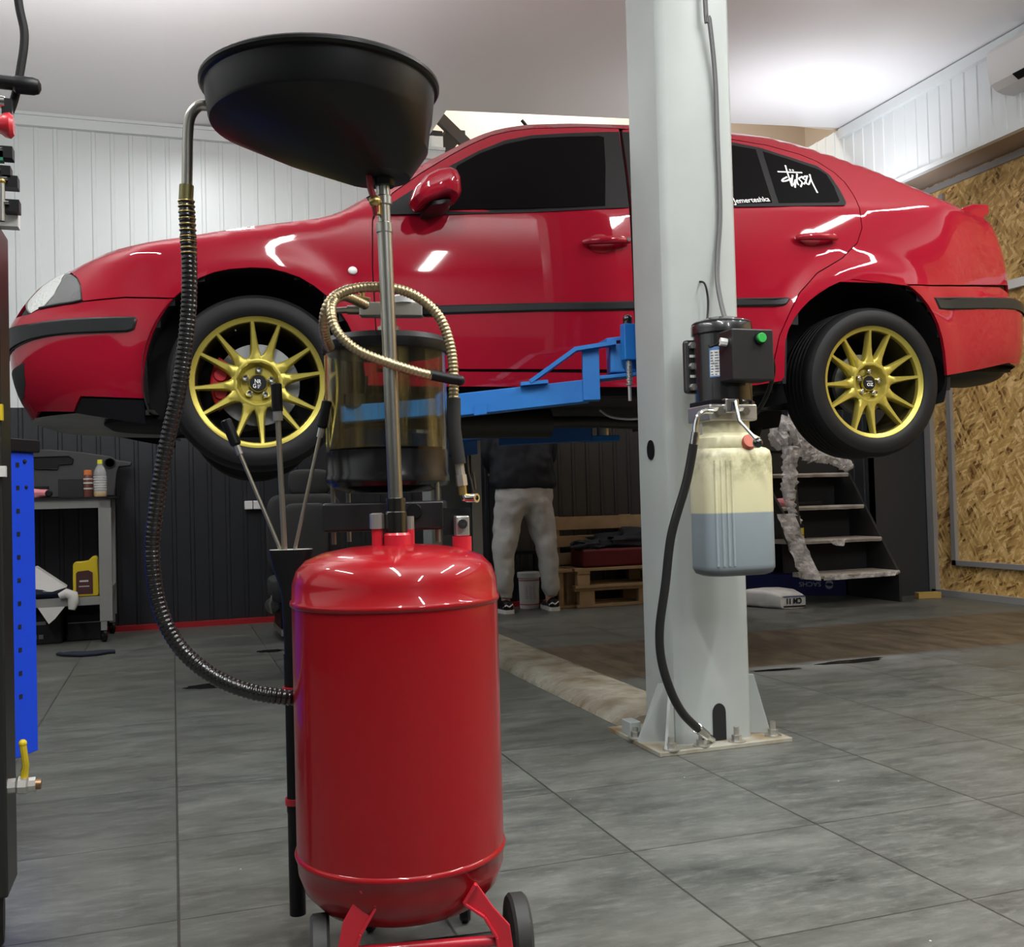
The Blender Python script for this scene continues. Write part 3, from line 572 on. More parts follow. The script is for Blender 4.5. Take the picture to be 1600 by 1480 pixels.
# underside
def under(name,s0,s1,z,m,n=20,wf=.985):
    G=[]
    for i in range(n+1):
        s=s0+(s1-s0)*i/n;u,w,_=S(s,max(z,1.17));G.append([W(u,w*wf*f,z) for f in[-1+k/4 for k in range(9)]])
    return MB().grid(G).build(name,m,car,smooth=0,fixn=False)
under('undertray',S0+.01,-.36,1.168,mat('undertray_grey',(.30,.30,.30),.5,var=(3,(.20,.20,.20),.4,.7)))
MB().lathe([(.0,-.02),(.27,-.02),(.30,0),(.30,.01)],W(-.28,.30,1.150),(0,0,1),36).build('undertray_opening',M['liner'],car)
MB().lo((-.36,-.5,0),(.4,.5,.1)) # engine bay shield
def cbox(mb,u0,u1,w0,w1,z0,z1):
    P=[W(u,w,z0) for u,w in((u0,w0),(u1,w0),(u1,w1),(u0,w1))];return mb.prism(P,(0,0,z1-z0))
mb=MB();cbox(mb,-.40,.42,-.54,.54,1.19,1.6);cbox(mb,.42,2.1,-.80,.80,1.232,1.36);cbox(mb,2.1,2.9,-.54,.54,1.27,1.6);cbox(mb,2.9,3.42,-.62,.62,1.345,1.5)
mb.build('floor_pan',mat('underbody_black',(.010,.010,.010),.55,bump=(9,.6,.03)),car,smooth=0)
mb=MB();mb.tube(spline([W(.2,0,1.20),W(.8,.02,1.17),(W(1.5,.0,1.175)),W(2.0,-.05,1.17),W(2.4,-.2,1.25),W(2.8,-.1,1.3)],8),.028,12)
mb.tube([W(.9,.02,1.17),W(1.35,0,1.17)],.07,14)
mb.build('exhaust_pipe',mat('exhaust_steel',(.045,.043,.04),.5,.6),car)
G=[]
for x,q in((0,.2),(.01,.7),(.05,1),(.42,1),(.48,.85),(.5,.2)):
    G.append([W(2.98+x*.9,.42+.20*cos(a)*q,1.352+.055*sin(a)*q) for a in[2*pi*i/24 for i in range(24)]])
MB().loft(G).build('silencer',mat('silencer_dark',(.035,.035,.03),.5,.4),car,smooth=.9)
for a_,b_ in((.70,.80),(-.80,-.70)):cbox(MB(),.5,2.0,a_,b_,1.215,1.25).build('jacking_rail',M['liner'],car,smooth=0)
MB().tube([W(2.35,-.7,1.24),W(2.35,.7,1.24)],.04,12).build('axle',M['liner'],car)
MB().tube([W(0,-.7,1.22),W(.1,-.2,1.2),W(.1,.2,1.2),W(0,.7,1.22)],.035,10).build('axle',M['liner'],car)
MB().tube([W(2.96,.74,1.5),W(2.955,.74,1.26)],.02,8) 
G=[[W(2.885,.63,1.50),W(2.90,.84,1.50),W(2.92,.85,1.50),W(2.905,.63,1.50)],[W(2.875,.63,1.235),W(2.885,.85,1.235),W(2.905,.85,1.235),W(2.895,.63,1.235)]]
MB().loft(G).build('mud_flap',M['blackpl'],car,smooth=0)
# door mirror
c0,c1=D['mir0'][0],D['mir1'][0]
def mpt(u,z,w):return W(u,w,z)
mo=[(.640-.088,1.900),(.643-.080,1.940),(.672-.072,1.986),(.71-.064,2.012),(.752-.055,2.022),(.775-.055,2.013),(.786-.052,1.985),(.788-.052,1.93),(.778-.055,1.912),(.745-.06,1.918),(.70-.068,1.897),(.660-.085,1.878)]
mc=(sum(p[0] for p in mo)/12,sum(p[1] for p in mo)/12);G=[]
for w_,f in((.885,.80),(.90,.92),(.94,1.),(1.0,1.),(1.04,.93),(1.06,.78),(1.068,.5)):G.append([W(mc[0]+(p[0]-mc[0])*f,w_,mc[1]+(p[1]-mc[1])*f) for p in mo])
mi=MB().loft(G).build('mirror',M['paint'],car,smooth=1.0,bevel=.003)
mo2=[(q[0]-.058,q[1]-.004) for q in[(.655,1.903),(.70,1.905),(.745,1.92),(.775,1.918),(.77,1.893),(.73,1.87),(.69,1.86),(.66,1.86)]]
mc=(.652,1.881);G=[]
for w_,f in((.83,.8),(.90,.95),(.96,.85),(1.01,.7),(1.03,.4)):G.append([W(mc[0]+(p[0]-mc[0])*f,w_,mc[1]+.01+(p[1]-mc[1])*f*.8) for p in mo2])
MB().loft(G).build('mirror_foot',M['trim'],mi,smooth=1.0)
# stickers on the rear side glass
mb=MB();
def ribbon(mb,pts,wd,off):
    P=[V(p) for p in pts];P=spline([(p.x,p.y,0) for p in P],5) if len(P)>2 else [V((p.x,p.y,0)) for p in P]
    G=[]
    for i,p in enumerate(P):
        t=(P[min(i+1,len(P)-1)]-P[max(i-1,0)])
        if t.length<1e-6:t=V((1,0,0))
        t.normalize();n=V((-t.y,t.x,0));G.append([SW(p.x-n.x*wd,p.y-n.y*wd,off),SW(p.x+n.x*wd,p.y+n.y*wd,off)])
    mb.grid(G)
    for p in(P[0],P[-1]):
        b=len(mb.v);mb.v+=[SW(p.x+wd*1.25*cos(2*pi*k/10),p.y+wd*1.25*sin(2*pi*k/10),off+.0002) for k in range(10)];mb.f.append(tuple(range(b,b+10)))
for st in D['logo']:ribbon(mb,st,.0037,.0066)
mb.build('window_sticker',M['white'],car,smooth=0,fixn=False)
n0,n1=D['name0'][0],D['name1'][0];t=MB();text_mb('emerteshka',(0,0,0),(1,0,0),(0,1,0),.036,0,t,.0004)
wd=max(v.x for v in t.v);k=(n1[0]-n0[0]-.004)/wd
t.v=[SW(n0[0]+.006+v.x*k,n0[1]+(n1[1]-n0[1])*(v.x/wd)+v.y,.0105) for v in t.v]
mb=t;ribbon(mb,[(n0[0]+.001,n0[1]+.024),(n0[0]+.001,n0[1]-.006),(n0[0]-.006,n0[1]-.008)],.0022,.0105)
mb.build('name_sticker',M['white'],car,smooth=0,fixn=False)
# wheels
def wheel(c,out,rot,front):
    c=V(c);o_=V(out).normalized();up=V((0,0,1));fx=up.cross(o_).normalized() # right when seen from outside
    if fx.x<0 and o_.y<0:fx=-fx
    def L(x,y,d):return c+fx*x+up*y+o_*d
    rim=MB();rim.lathe([(.232,-.012),(.2385,-.012),(.244,-.004),(.2445,.0),(.241,.003),(.236,.000),(.232,-.006),(.224,-.008),(.219,-.011),(.217,-.020),(.2175,-.030)],c,o_,64)
    # hub bowl
    rim.lathe([(.036,-.060),(.060,-.060),(.068,-.050),(.072,-.034),(.077,-.027),(.086,-.026),(.094,-.030),(.097,-.045),(.090,-.075),(.0,-.08)],c,o_,48)
    rim.lathe([(.030,-.062),(.0335,-.044),(.031,-.040),(.0275,-.044)],c,o_,28)
    for deg in(-4.5,20.5,56,81,116,140.5,177,202,239.5,264.5,297,321):
        a=R(deg+rot);rd=(sin(a),cos(a));tg=(cos(a),-sin(a));rings=[]
        for r_,hw,d0,dp in((.074,.034,-.028,.03),(.090,.0250,-.0255,.034),(.103,.0180,-.0245,.034),(.122,.0140,-.023,.034),(.16,.0105,-.019,.030),(.20,.0078,-.014,.028),(.220,.0075,-.010,.026),(.228,.0085,-.008,.022)):
            f=.62
            rings.append([L(rd[0]*r_+tg[0]*hw*s_,rd[1]*r_+tg[1]*hw*s_,d0-dd) for s_,dd in((-1,.006),(-f,0),(f,0),(1,.006),(1.15,dp),(-1.15,dp))])
        rim.loft(rings)
    w=rim.build('wheel',M['gold'],car,smooth=.75)
    MB().lathe([(.217,-.029),(.212,-.06),(.211,-.19),(.225,-.205),(.236,-.205)],c,o_,64).build('rim_barrel',M['barrel'],w,smooth=.6)
    prof=[(.232,-.010),(.238,.004),(.2455,.0085),(.262,.013),(.283,.012),(.300,.006),(.3105,-.006),(.3160,-.020),(.3178,-.032)]
    for g in(-.052,-.082,-.112,-.142,-.172):
        prof+=[(.3188,g+.006),(.3188,g+.004),(.312,g+.003),(.312,g-.003),(.3188,g-.004),(.3188,g-.006)]
    prof+=[(.316,-.20),(.309,-.213),(.295,-.222),(.27,-.226),(.245,-.22),(.236,-.208)]
    MB().lathe(prof,c,o_,96).build('tyre',M['rubber'],w,smooth=.5)
    for k in range(5):
        a=R(72*k+rot*.5+4);p=L(.0490*sin(a),.0490*cos(a),-.062)
        MB().lathe([(.0,.028),(.008,.029),(.0125,.025),(.0128,0),(.016,0)],p,o_,12).build('lug_bolt',M['chrome'],w)
    MB().lathe([(0,-.0385),(.028,-.0385),(.030,-.044),(.030,-.05)],c,o_,32).build('centre_cap',M['blackpl'],w,smooth=.5)
    R_=.150 if front else .128
    MB().lathe([(.05,-.085),(.075,-.085),(.078,-.100),(R_,-.100),(R_+.001,-.104),(R_,-.124),(.06,-.124)],c,o_,56).build('brake_disc',M['disc'],w,smooth=.4)
    if front:
        G=[]
        for a in[R(236+70*i/10) for i in range(11)]:
            G.append([L(sin(a)*r_,cos(a)*r_,d) for r_,d in((.098,-.085),(.100,-.074),(.150,-.070),(.168,-.080),(.170,-.140),(.10,-.140))])
        cp=MB().loft(G)
        for a in(R(256),R(284)):
            p=L(sin(a)*.135,cos(a)*.135,-.070);cp.cyl(p,p+o_*.008,.026,.022,16)
        cp.build('brake_caliper',mat('caliper_red',(.42,.01,.02),.4,0,.3),w,smooth=.6,bevel=.002)
    return w,L
CN3=V((CN.x,CN.y,0))
w1,L1=wheel(W(0.008,.865,1.260),CN3,0,True)
mb=MB()
r_=V((CT.x,CT.y,0))
text_mb('NR',L1(-.013,.001,-.038),r_+V((0,0,-.15)),(0,0,1),.021,.0004,mb,.0004,.8);text_mb('G',L1(-.019,-.017,-.038),r_,(0,0,1),.021,.0004,mb,.0004,.8)
for k in range(3):mb.add([L1(-.003+a,-.006-k*.005+b,-.0376) for a,b in((0,0),(.012-k*.003,0),(.012-k*.003,-.002),(0,-.002))],[(0,1,2,3)])
mb.build('cap_marking',M['white'],w1,smooth=0,fixn=False)
MB().cyl(L1(-.075,.185,-.03),L1(-.075,.185,-.005),.004,.003,8).build('valve_stem',M['chrome'],w1)
w2,L2=wheel(W(2.526,.865,1.268),CN3,3,False)
mb=MB();text_mb('OZ',L2(-.013,-.013,-.038),r_,(0,0,1),.018,.0004,mb,.0005,1.1);text_mb('RACING',L2(-.015,.004,-.038),r_,(0,0,1),.007,.0004,mb,0,1.1);mb.build('cap_marking',M['white'],w2,smooth=0,fixn=False)
wheel(W(0.008,-.865,1.260),-CN3,8,True);wheel(W(2.526,-.865,1.268),-CN3,8,False)
# ---------------- two-post lift ----------------
G_=M['postgrey']
post=thing('lift_post',(1.675,3.03,0),'near grey steel lift post bolted to the floor in front of the car','lift post','lift posts')
sec=[(1.517,3.14),(1.517,2.962),(1.522,2.944),(1.534,2.932),(1.550,2.927),(1.767,2.927),(1.786,2.932),(1.800,2.947),(1.809,2.965),(1.815,3.14),(1.775,3.14),(1.775,3.132),(1.806,3.132),(1.800,2.972),(1.790,2.945),(1.543,2.945),(1.527,2.972),(1.527,3.132),(1.575,3.132),(1.575,3.14)]
MB().prism([(x,y,.014) for x,y in sec],(-.022 if 0 else 0,0,3.42)).build('column',G_,post,smooth=.5)
MB().prism([(1.425,2.865,0),(1.905,2.865,0),(1.905,3.26,0),(1.425,3.26,0)],(0,0,.014)).build('base_plate',mat('plate_grimy',(.36,.35,.29),.6,.2,var=(9,(.22,.15,.07),.45,.7)),post,bevel=.002)
pts=[]
for k in range(11):
    a=pi*k/10;pts.append((1.672+.024*cos(a),2.9255,.105+.030*sin(a)))
MB().prism([(1.696,2.9255,.016),*pts,(1.648,2.9255,.016)],(0,-.002,0)).build('hose_slot',M['liner'],post,smooth=0)
pts=[(1.5155,3.045+.026*cos(a),.968+.033*sin(a)) for a in[2*pi*k/24 for k in range(24)]]
MB().prism(pts,(-.003,0,0)).build('side_plug',M['blackpl'],post,smooth=0)
for a,b,c_ in(((1.517,2.95),(1.455,2.885),.20),((1.815,2.98),(1.878,2.95),.21)):
    d=V((b[0]-a[0],b[1]-a[1],0));n=V((-d.y,d.x,0)).normalized()*.005
    mb=MB().prism([V((*a,.014))-n,V((*b,.014))-n,V((a[0]+d.x*.28,a[1]+d.y*.28,c_))-n,V((*a,c_))-n],n*2)
    mb.build('gusset',G_,post,smooth=0,bevel=.0015)
MB().prism([(1.517,2.99,.014),(1.425,3.02,.014),(1.497,3.0,.20),(1.517,2.99,.20)],(0,.01,0)).build('gusset',G_,post,smooth=0)
MB().lo((1.435,3.10,.014),(1.475,3.17,.06)).build('floor_bracket',G_,post,bevel=.003)
for x,y,h in((1.475,2.885,.055),(1.585,2.89,.05),(1.715,2.893,.062),(1.862,2.91,.062),(1.44,3.07,.05)):
    mb=MB().lathe([(0,.014),(.027,.014),(.027,.018),(.012,.019)],(x,y,0),n=20)
    mb.cyl((x,y,.018),(x,y,.036),.016,n=6).cyl((x,y,.036),(x,y,h),.009,n=12);mb.build('anchor_bolt',M['zinc'],post,smooth=.5)
# supply cable down the front face
pc=[(1.690,2.91,3.4),(1.690,2.905,2.45),(1.700,2.90,2.38),(1.722,2.912,2.2),(1.727,2.918,2.0),(1.728,2.918,1.75),(1.712,2.915,1.6),(1.700,2.90,1.50),(1.700,2.86,1.38),(1.69,2.80,1.345)]
tag(MB().tube(spline(pc,6),.0055,8).tube(spline([(p[0]+.008,p[1],p[2]) for p in pc],6),.004,8).build('power_cable',mat('cable_grey',(.10,.10,.10),.5),at=pc[1]),'grey twin cable running down the front face of the near lift post','cable')
tag(MB().tube(spline([(1.652,2.935,1.515),(1.655,2.90,1.50),(1.662,2.895,1.45),(1.655,2.89,1.39),(1.625,2.86,1.34),(1.56,2.72,1.27),(1.53,2.65,1.255),(1.545,2.625,1.264)],8),.0035,8).build('switch_cable',M['blackpl'],at=(1.65,2.93,1.5)),'thin black cable looping from a hole in the near lift post to the pump motor','cable')
# ---- pump unit ----
pu=thing('hydraulic_pump',(1.63,2.79,1.05),'black electric hydraulic pump with green button above a beige oil tank on the lift post','pump')
cx,cy=1.628,2.76
mb=MB().lathe([(0,.275),(.05,.275),(.088,.262),(.094,.25),(.094,.225),(.088,.22),(.088,.015),(.096,.01),(.096,-.015),(.0,-.015)],(cx,cy,1.085),n=40)
mb.build('motor',mat('motor_black',(.012,.012,.013),.25,0,.5),pu,smooth=.5)
MB().lathe([(0,-.0),(.092,-.0),(.092,.028),(.0,.028)],(cx,cy,1.318),n=36).build('motor_end_cover',M['blackpl'],pu,smooth=.5,bevel=.004)
mb=MB().lo((1.522,2.80,1.130),(1.580,2.828,1.300));mb.build('mounting_bracket',mat('bracket_black',(.02,.02,.02),.3,0,.5),pu,bevel=.012)
for z in(1.150,1.215,1.280):MB().cyl((1.543,2.80,z),(1.543,2.786,z),.011,n=6).build('bolt',M['zinc'],pu)
for z in(1.182,1.245):MB().lo((1.536,2.797,z-.002),(1.556,2.800,z+.006)).build('bracket_slot',M['offwhite'],pu)
cb_=MB().lo((1.560,2.585,1.148),(1.700,2.665,1.300)).build('control_box',mat('box_black',(.015,.015,.015),.35),pu,bevel=.005)
MB().lo((1.59,2.66,1.16),(1.67,2.70,1.29)).build('box_mount',M['blackpl'],pu)
MB().cyl((1.652,2.585,1.272),(1.652,2.577,1.272),.019,n=24).build('button_ring',M['blackpl'],cb_)
MB().cyl((1.652,2.58,1.272),(1.652,2.568,1.272),.0145,n=24).build('green_button',M['green'],cb_,bevel=.002)
MB().cyl((1.560,2.615,1.262),(1.540,2.620,1.265),.012,n=8).build('cable_gland',M['offwhite'],cb_,smooth=.3)
mb=MB();lb=[]
mb.grid([[(cx+.0895*sin(a),cy-.0895*cos(a),z) for a in[R(-56+30*i/6) for i in range(7)]] for z in(1.170,1.262)])
l_=mb.build('rating_label',mat('label_blue',(.12,.25,.5),.5),pu,smooth=1)
mb=MB();mb.grid([[(cx+.0902*sin(a),cy-.0902*cos(a),z) for a in[R(-54+26*i/6) for i in range(7)]] for z in(1.174,1.252)]);mb.build('label_field',M['white'],l_,smooth=1)
mb=MB()
random.seed(3)
for r_ in range(9):
    for k in range(3):
        a0=R(-53+8.3*k);a1=a0+R(random.uniform(4,8));z=1.246-.0083*r_
        mb.grid([[(cx+.0907*sin(a),cy-.0907*cos(a),zz) for a in(a0,(a0+a1)/2,a1)] for zz in(z,z-.0035)])
mb.build('label_print',mat('print_grey',(.15,.15,.16),.6),l_,smooth=0)
mb=MB().lo((1.522,2.66,1.035),(1.685,2.80,1.085));mb.build('valve_block',M['zinc'],pu,bevel=.006)
MB().lo((1.53,2.67,1.083),(1.675,2.80,1.10)).build('motor_flange',M['blackpl'],pu,bevel=.004)
for x in(1.548,1.635):MB().cyl((x,2.66,1.062),(x,2.64,1.062),.013,n=6).build('block_plug',M['steel'],pu)
mb=MB().lo((1.560,2.63,1.055),(1.605,2.66,1.10));mb.build('lever_clevis',M['chrome'],pu,bevel=.006)
MB().tube([(1.588,2.625,1.09),(1.590,2.61,1.03),(1.622,2.575,.972)],.0055,10).build('release_lever',M['chrome'],pu)
MB().sphere((1.626,2.572,.962),.0155).build('lever_knob',mat('knob_black',(.01,.01,.01),.15,0,.8),pu,smooth=2)
# oil tank
def rrect(x0,x1,y0,y1,z,r=.042,n=6):
    o=[]
    for (a,b,s) in((x1-r,y1-r,0),(x0+r,y1-r,1),(x0+r,y0+r,2),(x1-r,y0+r,3)):
        for k in range(n+1):
            t=pi/2*(s+k/n);o.append((a+r*cos(t),b+r*sin(t),z))
    return o
tx0,tx1,ty0,ty1=1.507,1.742,2.65,2.80
def tankmat():
    m=mat('tank_plastic',(.66,.60,.38),.35);N,L,B=nodes(m);g=N.new('ShaderNodeNewGeometry').outputs['Position'];s=N.new('ShaderNodeSeparateXYZ');L.new(g,s.inputs[0])
    z=s.outputs[2]
    st=math_(N,L,'MULTIPLY',ramp_(N,L,noise_(N,L,g,22,6,.65),.45,.70),math_(N,L,'MULTIPLY',ramp_(N,L,z,.84,.90),ramp_(N,L,z,.985,.93)))
    c=mix_(N,L,math_(N,L,'MULTIPLY',st,.7),(.58,.545,.345),(.12,.11,.04))
    c=mix_(N,L,math_(N,L,'MULTIPLY',ramp_(N,L,noise_(N,L,g,5,5),.4,.7),.35),c,(.66,.64,.52))
    c=mix_(N,L,ramp_(N,L,z,.760,.756),c,(.245,.29,.315))
    c=mix_(N,L,ramp_(N,L,z,.600,.585),c,(.10,.11,.12))
    L.new(c,B.inputs['Base Color']);B.inputs['Subsurface Weight'].default_value=.0
    return m
rings=[]
for z,i in((.568,.02),(.575,.006),(.59,0),(.925,0),(.945,.004),(.953,.012)):rings.append(rrect(tx0+i,tx1-i,ty0+i,ty1-i,z))
rings+=[rrect(tx0+.012,tx1-.030,ty0+.01,ty1-.01,.956),rrect(tx0+.012,tx1-.032,ty0+.01,ty1-.01,.985),rrect(tx0+.028,tx1-.05,ty0+.02,ty1-.02,.997),rrect(tx0+.035,tx1-.06,ty0+.025,ty1-.025,1.0,.04),rrect(tx0+.035,tx1-.06,ty0+.025,ty1-.025,1.035,.04)]
ta=MB().loft(rings).build('oil_tank',tankmat(),pu,smooth=.9,bevel=0)
mb=MB()
for x in(1.530,1.548,1.566,1.583):yy=2.6505+max(0,(1.549-x))**1.5*1.6;mb.tube([(x,yy,.60),(x,yy-.001,.61),(x,yy-.001,.90),(x,yy,.915)],.0045,8)
mb.build('moulded_rib',tankmat(),ta,smooth=1)
MB().lathe([(0,.02),(.020,.02),(.026,.0),(.026,-.012)],(1.650,2.668,.967),(-.1,-1,.35),20).build('filler_cap',mat('cap_red',(.45,.10,.06),.5),ta)
MB().lathe([(.027,.0),(.031,.0),(.031,-.012),(.027,-.012)],(1.650,2.668,.967),(-.1,-1,.35),20).build('cap_ring',M['blackpl'],ta)
# pressure hose
hp=thing('pressure_hose',(1.50,2.74,1.0),'thick black hydraulic hose curving from the pump to the foot of the near lift post','hose')
MB().tube(spline([(1.525,2.652,1.062),(1.495,2.65,1.062),(1.478,2.652,1.048),(1.470,2.655,1.018),(1.468,2.655,.995)],6),.0085,10).build('hose_elbow',M['chrome'],hp)
MB().cyl((1.469,2.655,1.0),(1.464,2.66,.96),.0125,n=12).build('crimp_ferrule',M['chrome'],hp)
MB().tube(spline([(1.464,2.66,.965),(1.446,2.68,.85),(1.408,2.71,.70),(1.393,2.73,.55),(1.380,2.75,.42),(1.392,2.77,.32),(1.43,2.79,.22),(1.485,2.82,.14),(1.560,2.86,.075)],8),.0135,14).build('hose',mat('hose_black',(.012,.012,.012),.4),hp)
MB().cyl((1.555,2.857,.08),(1.600,2.885,.045),.0155,n=12).cyl((1.600,2.885,.045),(1.635,2.91,.025),.012,n=12).build('hose_fitting',M['chrome'],hp)
tag(MB().tube(spline([(1.700,2.64,1.23),(1.735,2.66,1.235),(1.765,2.69,1.19),(1.765,2.73,1.12),(1.735,2.76,1.06),(1.68,2.77,1.05)],8),.007,10).build('motor_cable',M['blackpl'],at=(1.8,2.74,1.15)),'black cable arching down the right side of the pump control box','cable')
# near carriage and arm
B1=M['blue']
ca=thing('lift_carriage',(1.675,3.2,1.3),'bright blue carriage of the near lift post with swing arms under the car sill','lift carriage','lift carriages')
# outer box beam, inner extension
mb=MB().bar((1.445,3.40,1.202),(0.975,3.56,1.160),.085,.080);arm=mb.build('swing_arm',B1,ca,smooth=0,bevel=.003)
mb=MB().bar((1.015,3.545,1.160),(.56,3.70,1.140),.066,.060);mb.build('inner_beam',mat('blue_inner',(.03,.17,.42),.4),arm,smooth=0,bevel=.003)
MB().prism([(1.040,3.500,1.122),(1.083,3.484,1.126),(1.083,3.484,1.165),(1.040,3.500,1.160)],(-.004,-.010,0)).build('stop_tab',B1,arm,smooth=0)
ju=MB().bar((1.290,3.405,1.235),(1.195,3.43,1.228),.05,.012);ju.build('brace_foot',B1,arm,smooth=0)
mb=MB().bar((1.230,3.42,1.235),(1.385,3.36,1.348),.055,.014,up=(0,0,1)).bar((1.380,3.362,1.347),(1.520,3.31,1.366),.055,.014);mb.build('brace',B1,arm,smooth=0)
MB().prism([(1.407,3.355,1.165),(1.465,3.335,1.165),(1.465,3.335,1.352),(1.407,3.355,1.350)],(.02,.055,0)).build('knee_plate',B1,arm,smooth=0,bevel=.002)
MB().prism([(1.410,3.36,1.235),(1.605,3.285,1.250),(1.605,3.41,1.250),(1.455,3.46,1.235)],(0,0,.013)).build('pivot_plate_lower',B1,arm,smooth=0,bevel=.002)
MB().prism([(1.490,3.325,1.372),(1.605,3.285,1.384),(1.605,3.40,1.384),(1.505,3.44,1.372)],(0,0,.014)).build('pivot_plate_upper',B1,arm,smooth=0,bevel=.002)
pi_=MB().lo((1.530,3.255,1.300),(1.577,3.295,1.430)).build('pin_housing',B1,arm,smooth=0,bevel=.004)
MB().cyl((1.553,3.275,1.43),(1.553,3.275,1.44),.017,n=20).sphere((1.553,3.275,1.448),.0175).build('pin_knob',mat('knob_b',(.01,.01,.01),.15,0,.8),arm,smooth=1)
P=[(1.553,3.275,1.30),(1.553,3.275,1.155)]
MB().cyl(P[0],P[1],.0065,n=10).build('lock_pin',M['zinc'],arm)
hx=[(1.553+.0095*cos(t),3.275+.0095*sin(t),1.298-.078*t/(2*pi*13)) for t in[2*pi*13*i/156 for i in range(157)]]
MB().tube(hx,.0022,6).build('pin_spring',M['zinc'],arm,smooth=2)
MB().lathe([(.007,0),(.016,0),(.016,.003),(.007,.003)],(1.553,3.275,1.212),n=16).build('spring_washer',M['zinc'],arm)
MB().lo((1.60,3.14,1.18),(1.76,3.26,1.55)).build('carriage_body',B1,ca,smooth=0,bevel=.004)
MB().prism([(1.505,3.33,1.262),(1.65,3.27,1.262),(1.65,3.27,1.368),(1.505,3.33,1.368)],(.03,.10,0)).build('pivot_block',B1,ca,smooth=0,bevel=.006)
MB().cyl((.62,3.68,1.168),(.62,3.68,1.214),.05,n=28).build('lift_pad',M['blackpl'],arm,smooth=.5);MB().cyl((.62,3.68,1.13),(.62,3.68,1.17),.03,n=20).build('pad_stem',M['zinc'],arm)
# rear near arm (mostly behind the post)
MB().bar((1.74,3.33,1.175),(2.05,3.60,1.165),.08,.075).build('swing_arm',B1,ca,smooth=0,bevel=.003)
# far post
fp=thing('lift_post',(1.60,5.9,0),'far grey steel lift post behind the oil drainer and left of the standing person','lift post','lift posts')
sec=[(1.44,5.78),(1.50,5.78),(1.50,5.79),(1.452,5.79),(1.452,5.99),(1.738,5.99),(1.738,5.79),(1.69,5.79),(1.69,5.78),(1.75,5.78),(1.75,6.0),(1.44,6.0)]
MB().prism([(x,y,.014) for x,y in sec],(0,0,2.72)).build('column',G_,fp,smooth=0)
MB().lo((1.38,5.72,0),(1.82,6.1,.014)).build('base_plate',G_,fp,smooth=0)
MB().tube([(1.665,5.79,1.16),(1.672,5.775,.98),(1.70,5.772,.86),(1.712,5.775,.88),(1.70,5.776,.98)],.006,8).build('release_cable',M['zinc'],fp)
fa0=thing('lift_carriage',(1.6,5.75,1.2),'darker blue carriage of the far lift post, its swing arms behind the near one','lift carriage','lift carriages')
DB=M['darkblue']
fa=MB().bar((1.70,5.24,1.150),(2.13,4.98,1.155),.085,.085).build('swing_arm',DB,fa0,smooth=0,bevel=.003)
MB().bar((1.60,5.60,1.18),(1.72,5.22,1.18),.10,.05).build('inner_beam',DB,fa,smooth=0)
MB().prism([(2.12,4.96,1.11),(2.26,4.90,1.11),(2.26,5.02,1.11),(2.12,5.05,1.11)],(0,0,.03)).build('pad_bracket',B1,fa,smooth=0,bevel=.004)
MB().cyl((2.19,4.96,1.14),(2.19,4.96,1.19),.035,n=20).build('pad_screw',M['zinc'],fa)
MB().bar((1.56,5.62,1.15),(.9,5.1,1.15),.085,.08).build('swing_arm',DB,fa0,smooth=0,bevel=.003)
MB().lo((1.505,5.62,1.08),(1.685,5.93,1.5)).build('carriage_body',DB,fa0,smooth=0,bevel=.004)
# plate cover between the posts
cvm=mat('cover_dirty',(.30,.28,.225),.75,0,bump=(22,1.,.012),var=(7,(.16,.125,.08),.38,.68))
mb=MB();G=[]
for i in range(60):
    y=3.26+(5.72-3.26)*i/59
    j=.004*sin(i*1.7)+.003*sin(i*3.1);G.append([(1.485,y,0),(1.500+j*.4,y,.018+j*.3),(1.545+j*.6,y,.040+j*.4),(1.62,y,.043),(1.74,y,.043),(1.79,y,.03),(1.81,y,0)])
mb.grid(G);mb.add([G[0][i] for i in range(7)],[tuple(range(7))]);tag(mb.build('cable_cover',cvm,smooth=.5,at=(1.6,4.5,0)),'dirty raised metal cable cover on the floor running between the two lift posts','floor cover')
# ABS sensor wire hanging under the car
tag(MB().tube(spline([(1.93,4.4,1.225),(1.96,4.35,1.19),(2.03,4.3,1.175),(2.10,4.3,1.18)],6),.006,8).tube(spline([(2.05,4.30,1.178),(2.2,4.25,1.168),(2.45,4.2,1.17)],6),.004,8).build('hanging_wire',M['white'],at=(2.1,4.3,1.17)),'pale wire hanging below the underside of the car left of the near post','wire')
# ---------------- waste oil drainer ----------------
TR=M['tank'];dx=.374;dy=1.782
dr=thing('oil_drainer',(dx,dy,0),'tall red waste oil drainer with a black funnel pan and a clear chamber','oil drainer')
prof=[(a*1.068,b) for a,b in[(0,.100),(.05,.101),(.10,.110),(.135,.126),(.158,.153),(.168,.182),(.170,.207),(.1725,.209),(.1735,.213),(.1725,.217),(.170,.219),(.170,.640),(.1725,.642),(.1735,.646),(.1725,.650),(.170,.652),(.169,.680),(.162,.702),(.147,.719),(.12,.731),(.08,.739),(.045,.742),(0,.743)]]
tk=MB().lathe(prof,(dx,dy,0),n=96).build('tank',TR,dr,smooth=.9)
MB().lathe([(.024,-.012),(.024,.012),(.021,.016),(.0,.016)],(dx+.004,dy-.01,.748),n=28).build('tank_socket',M['redpaint'],tk,smooth=.5)
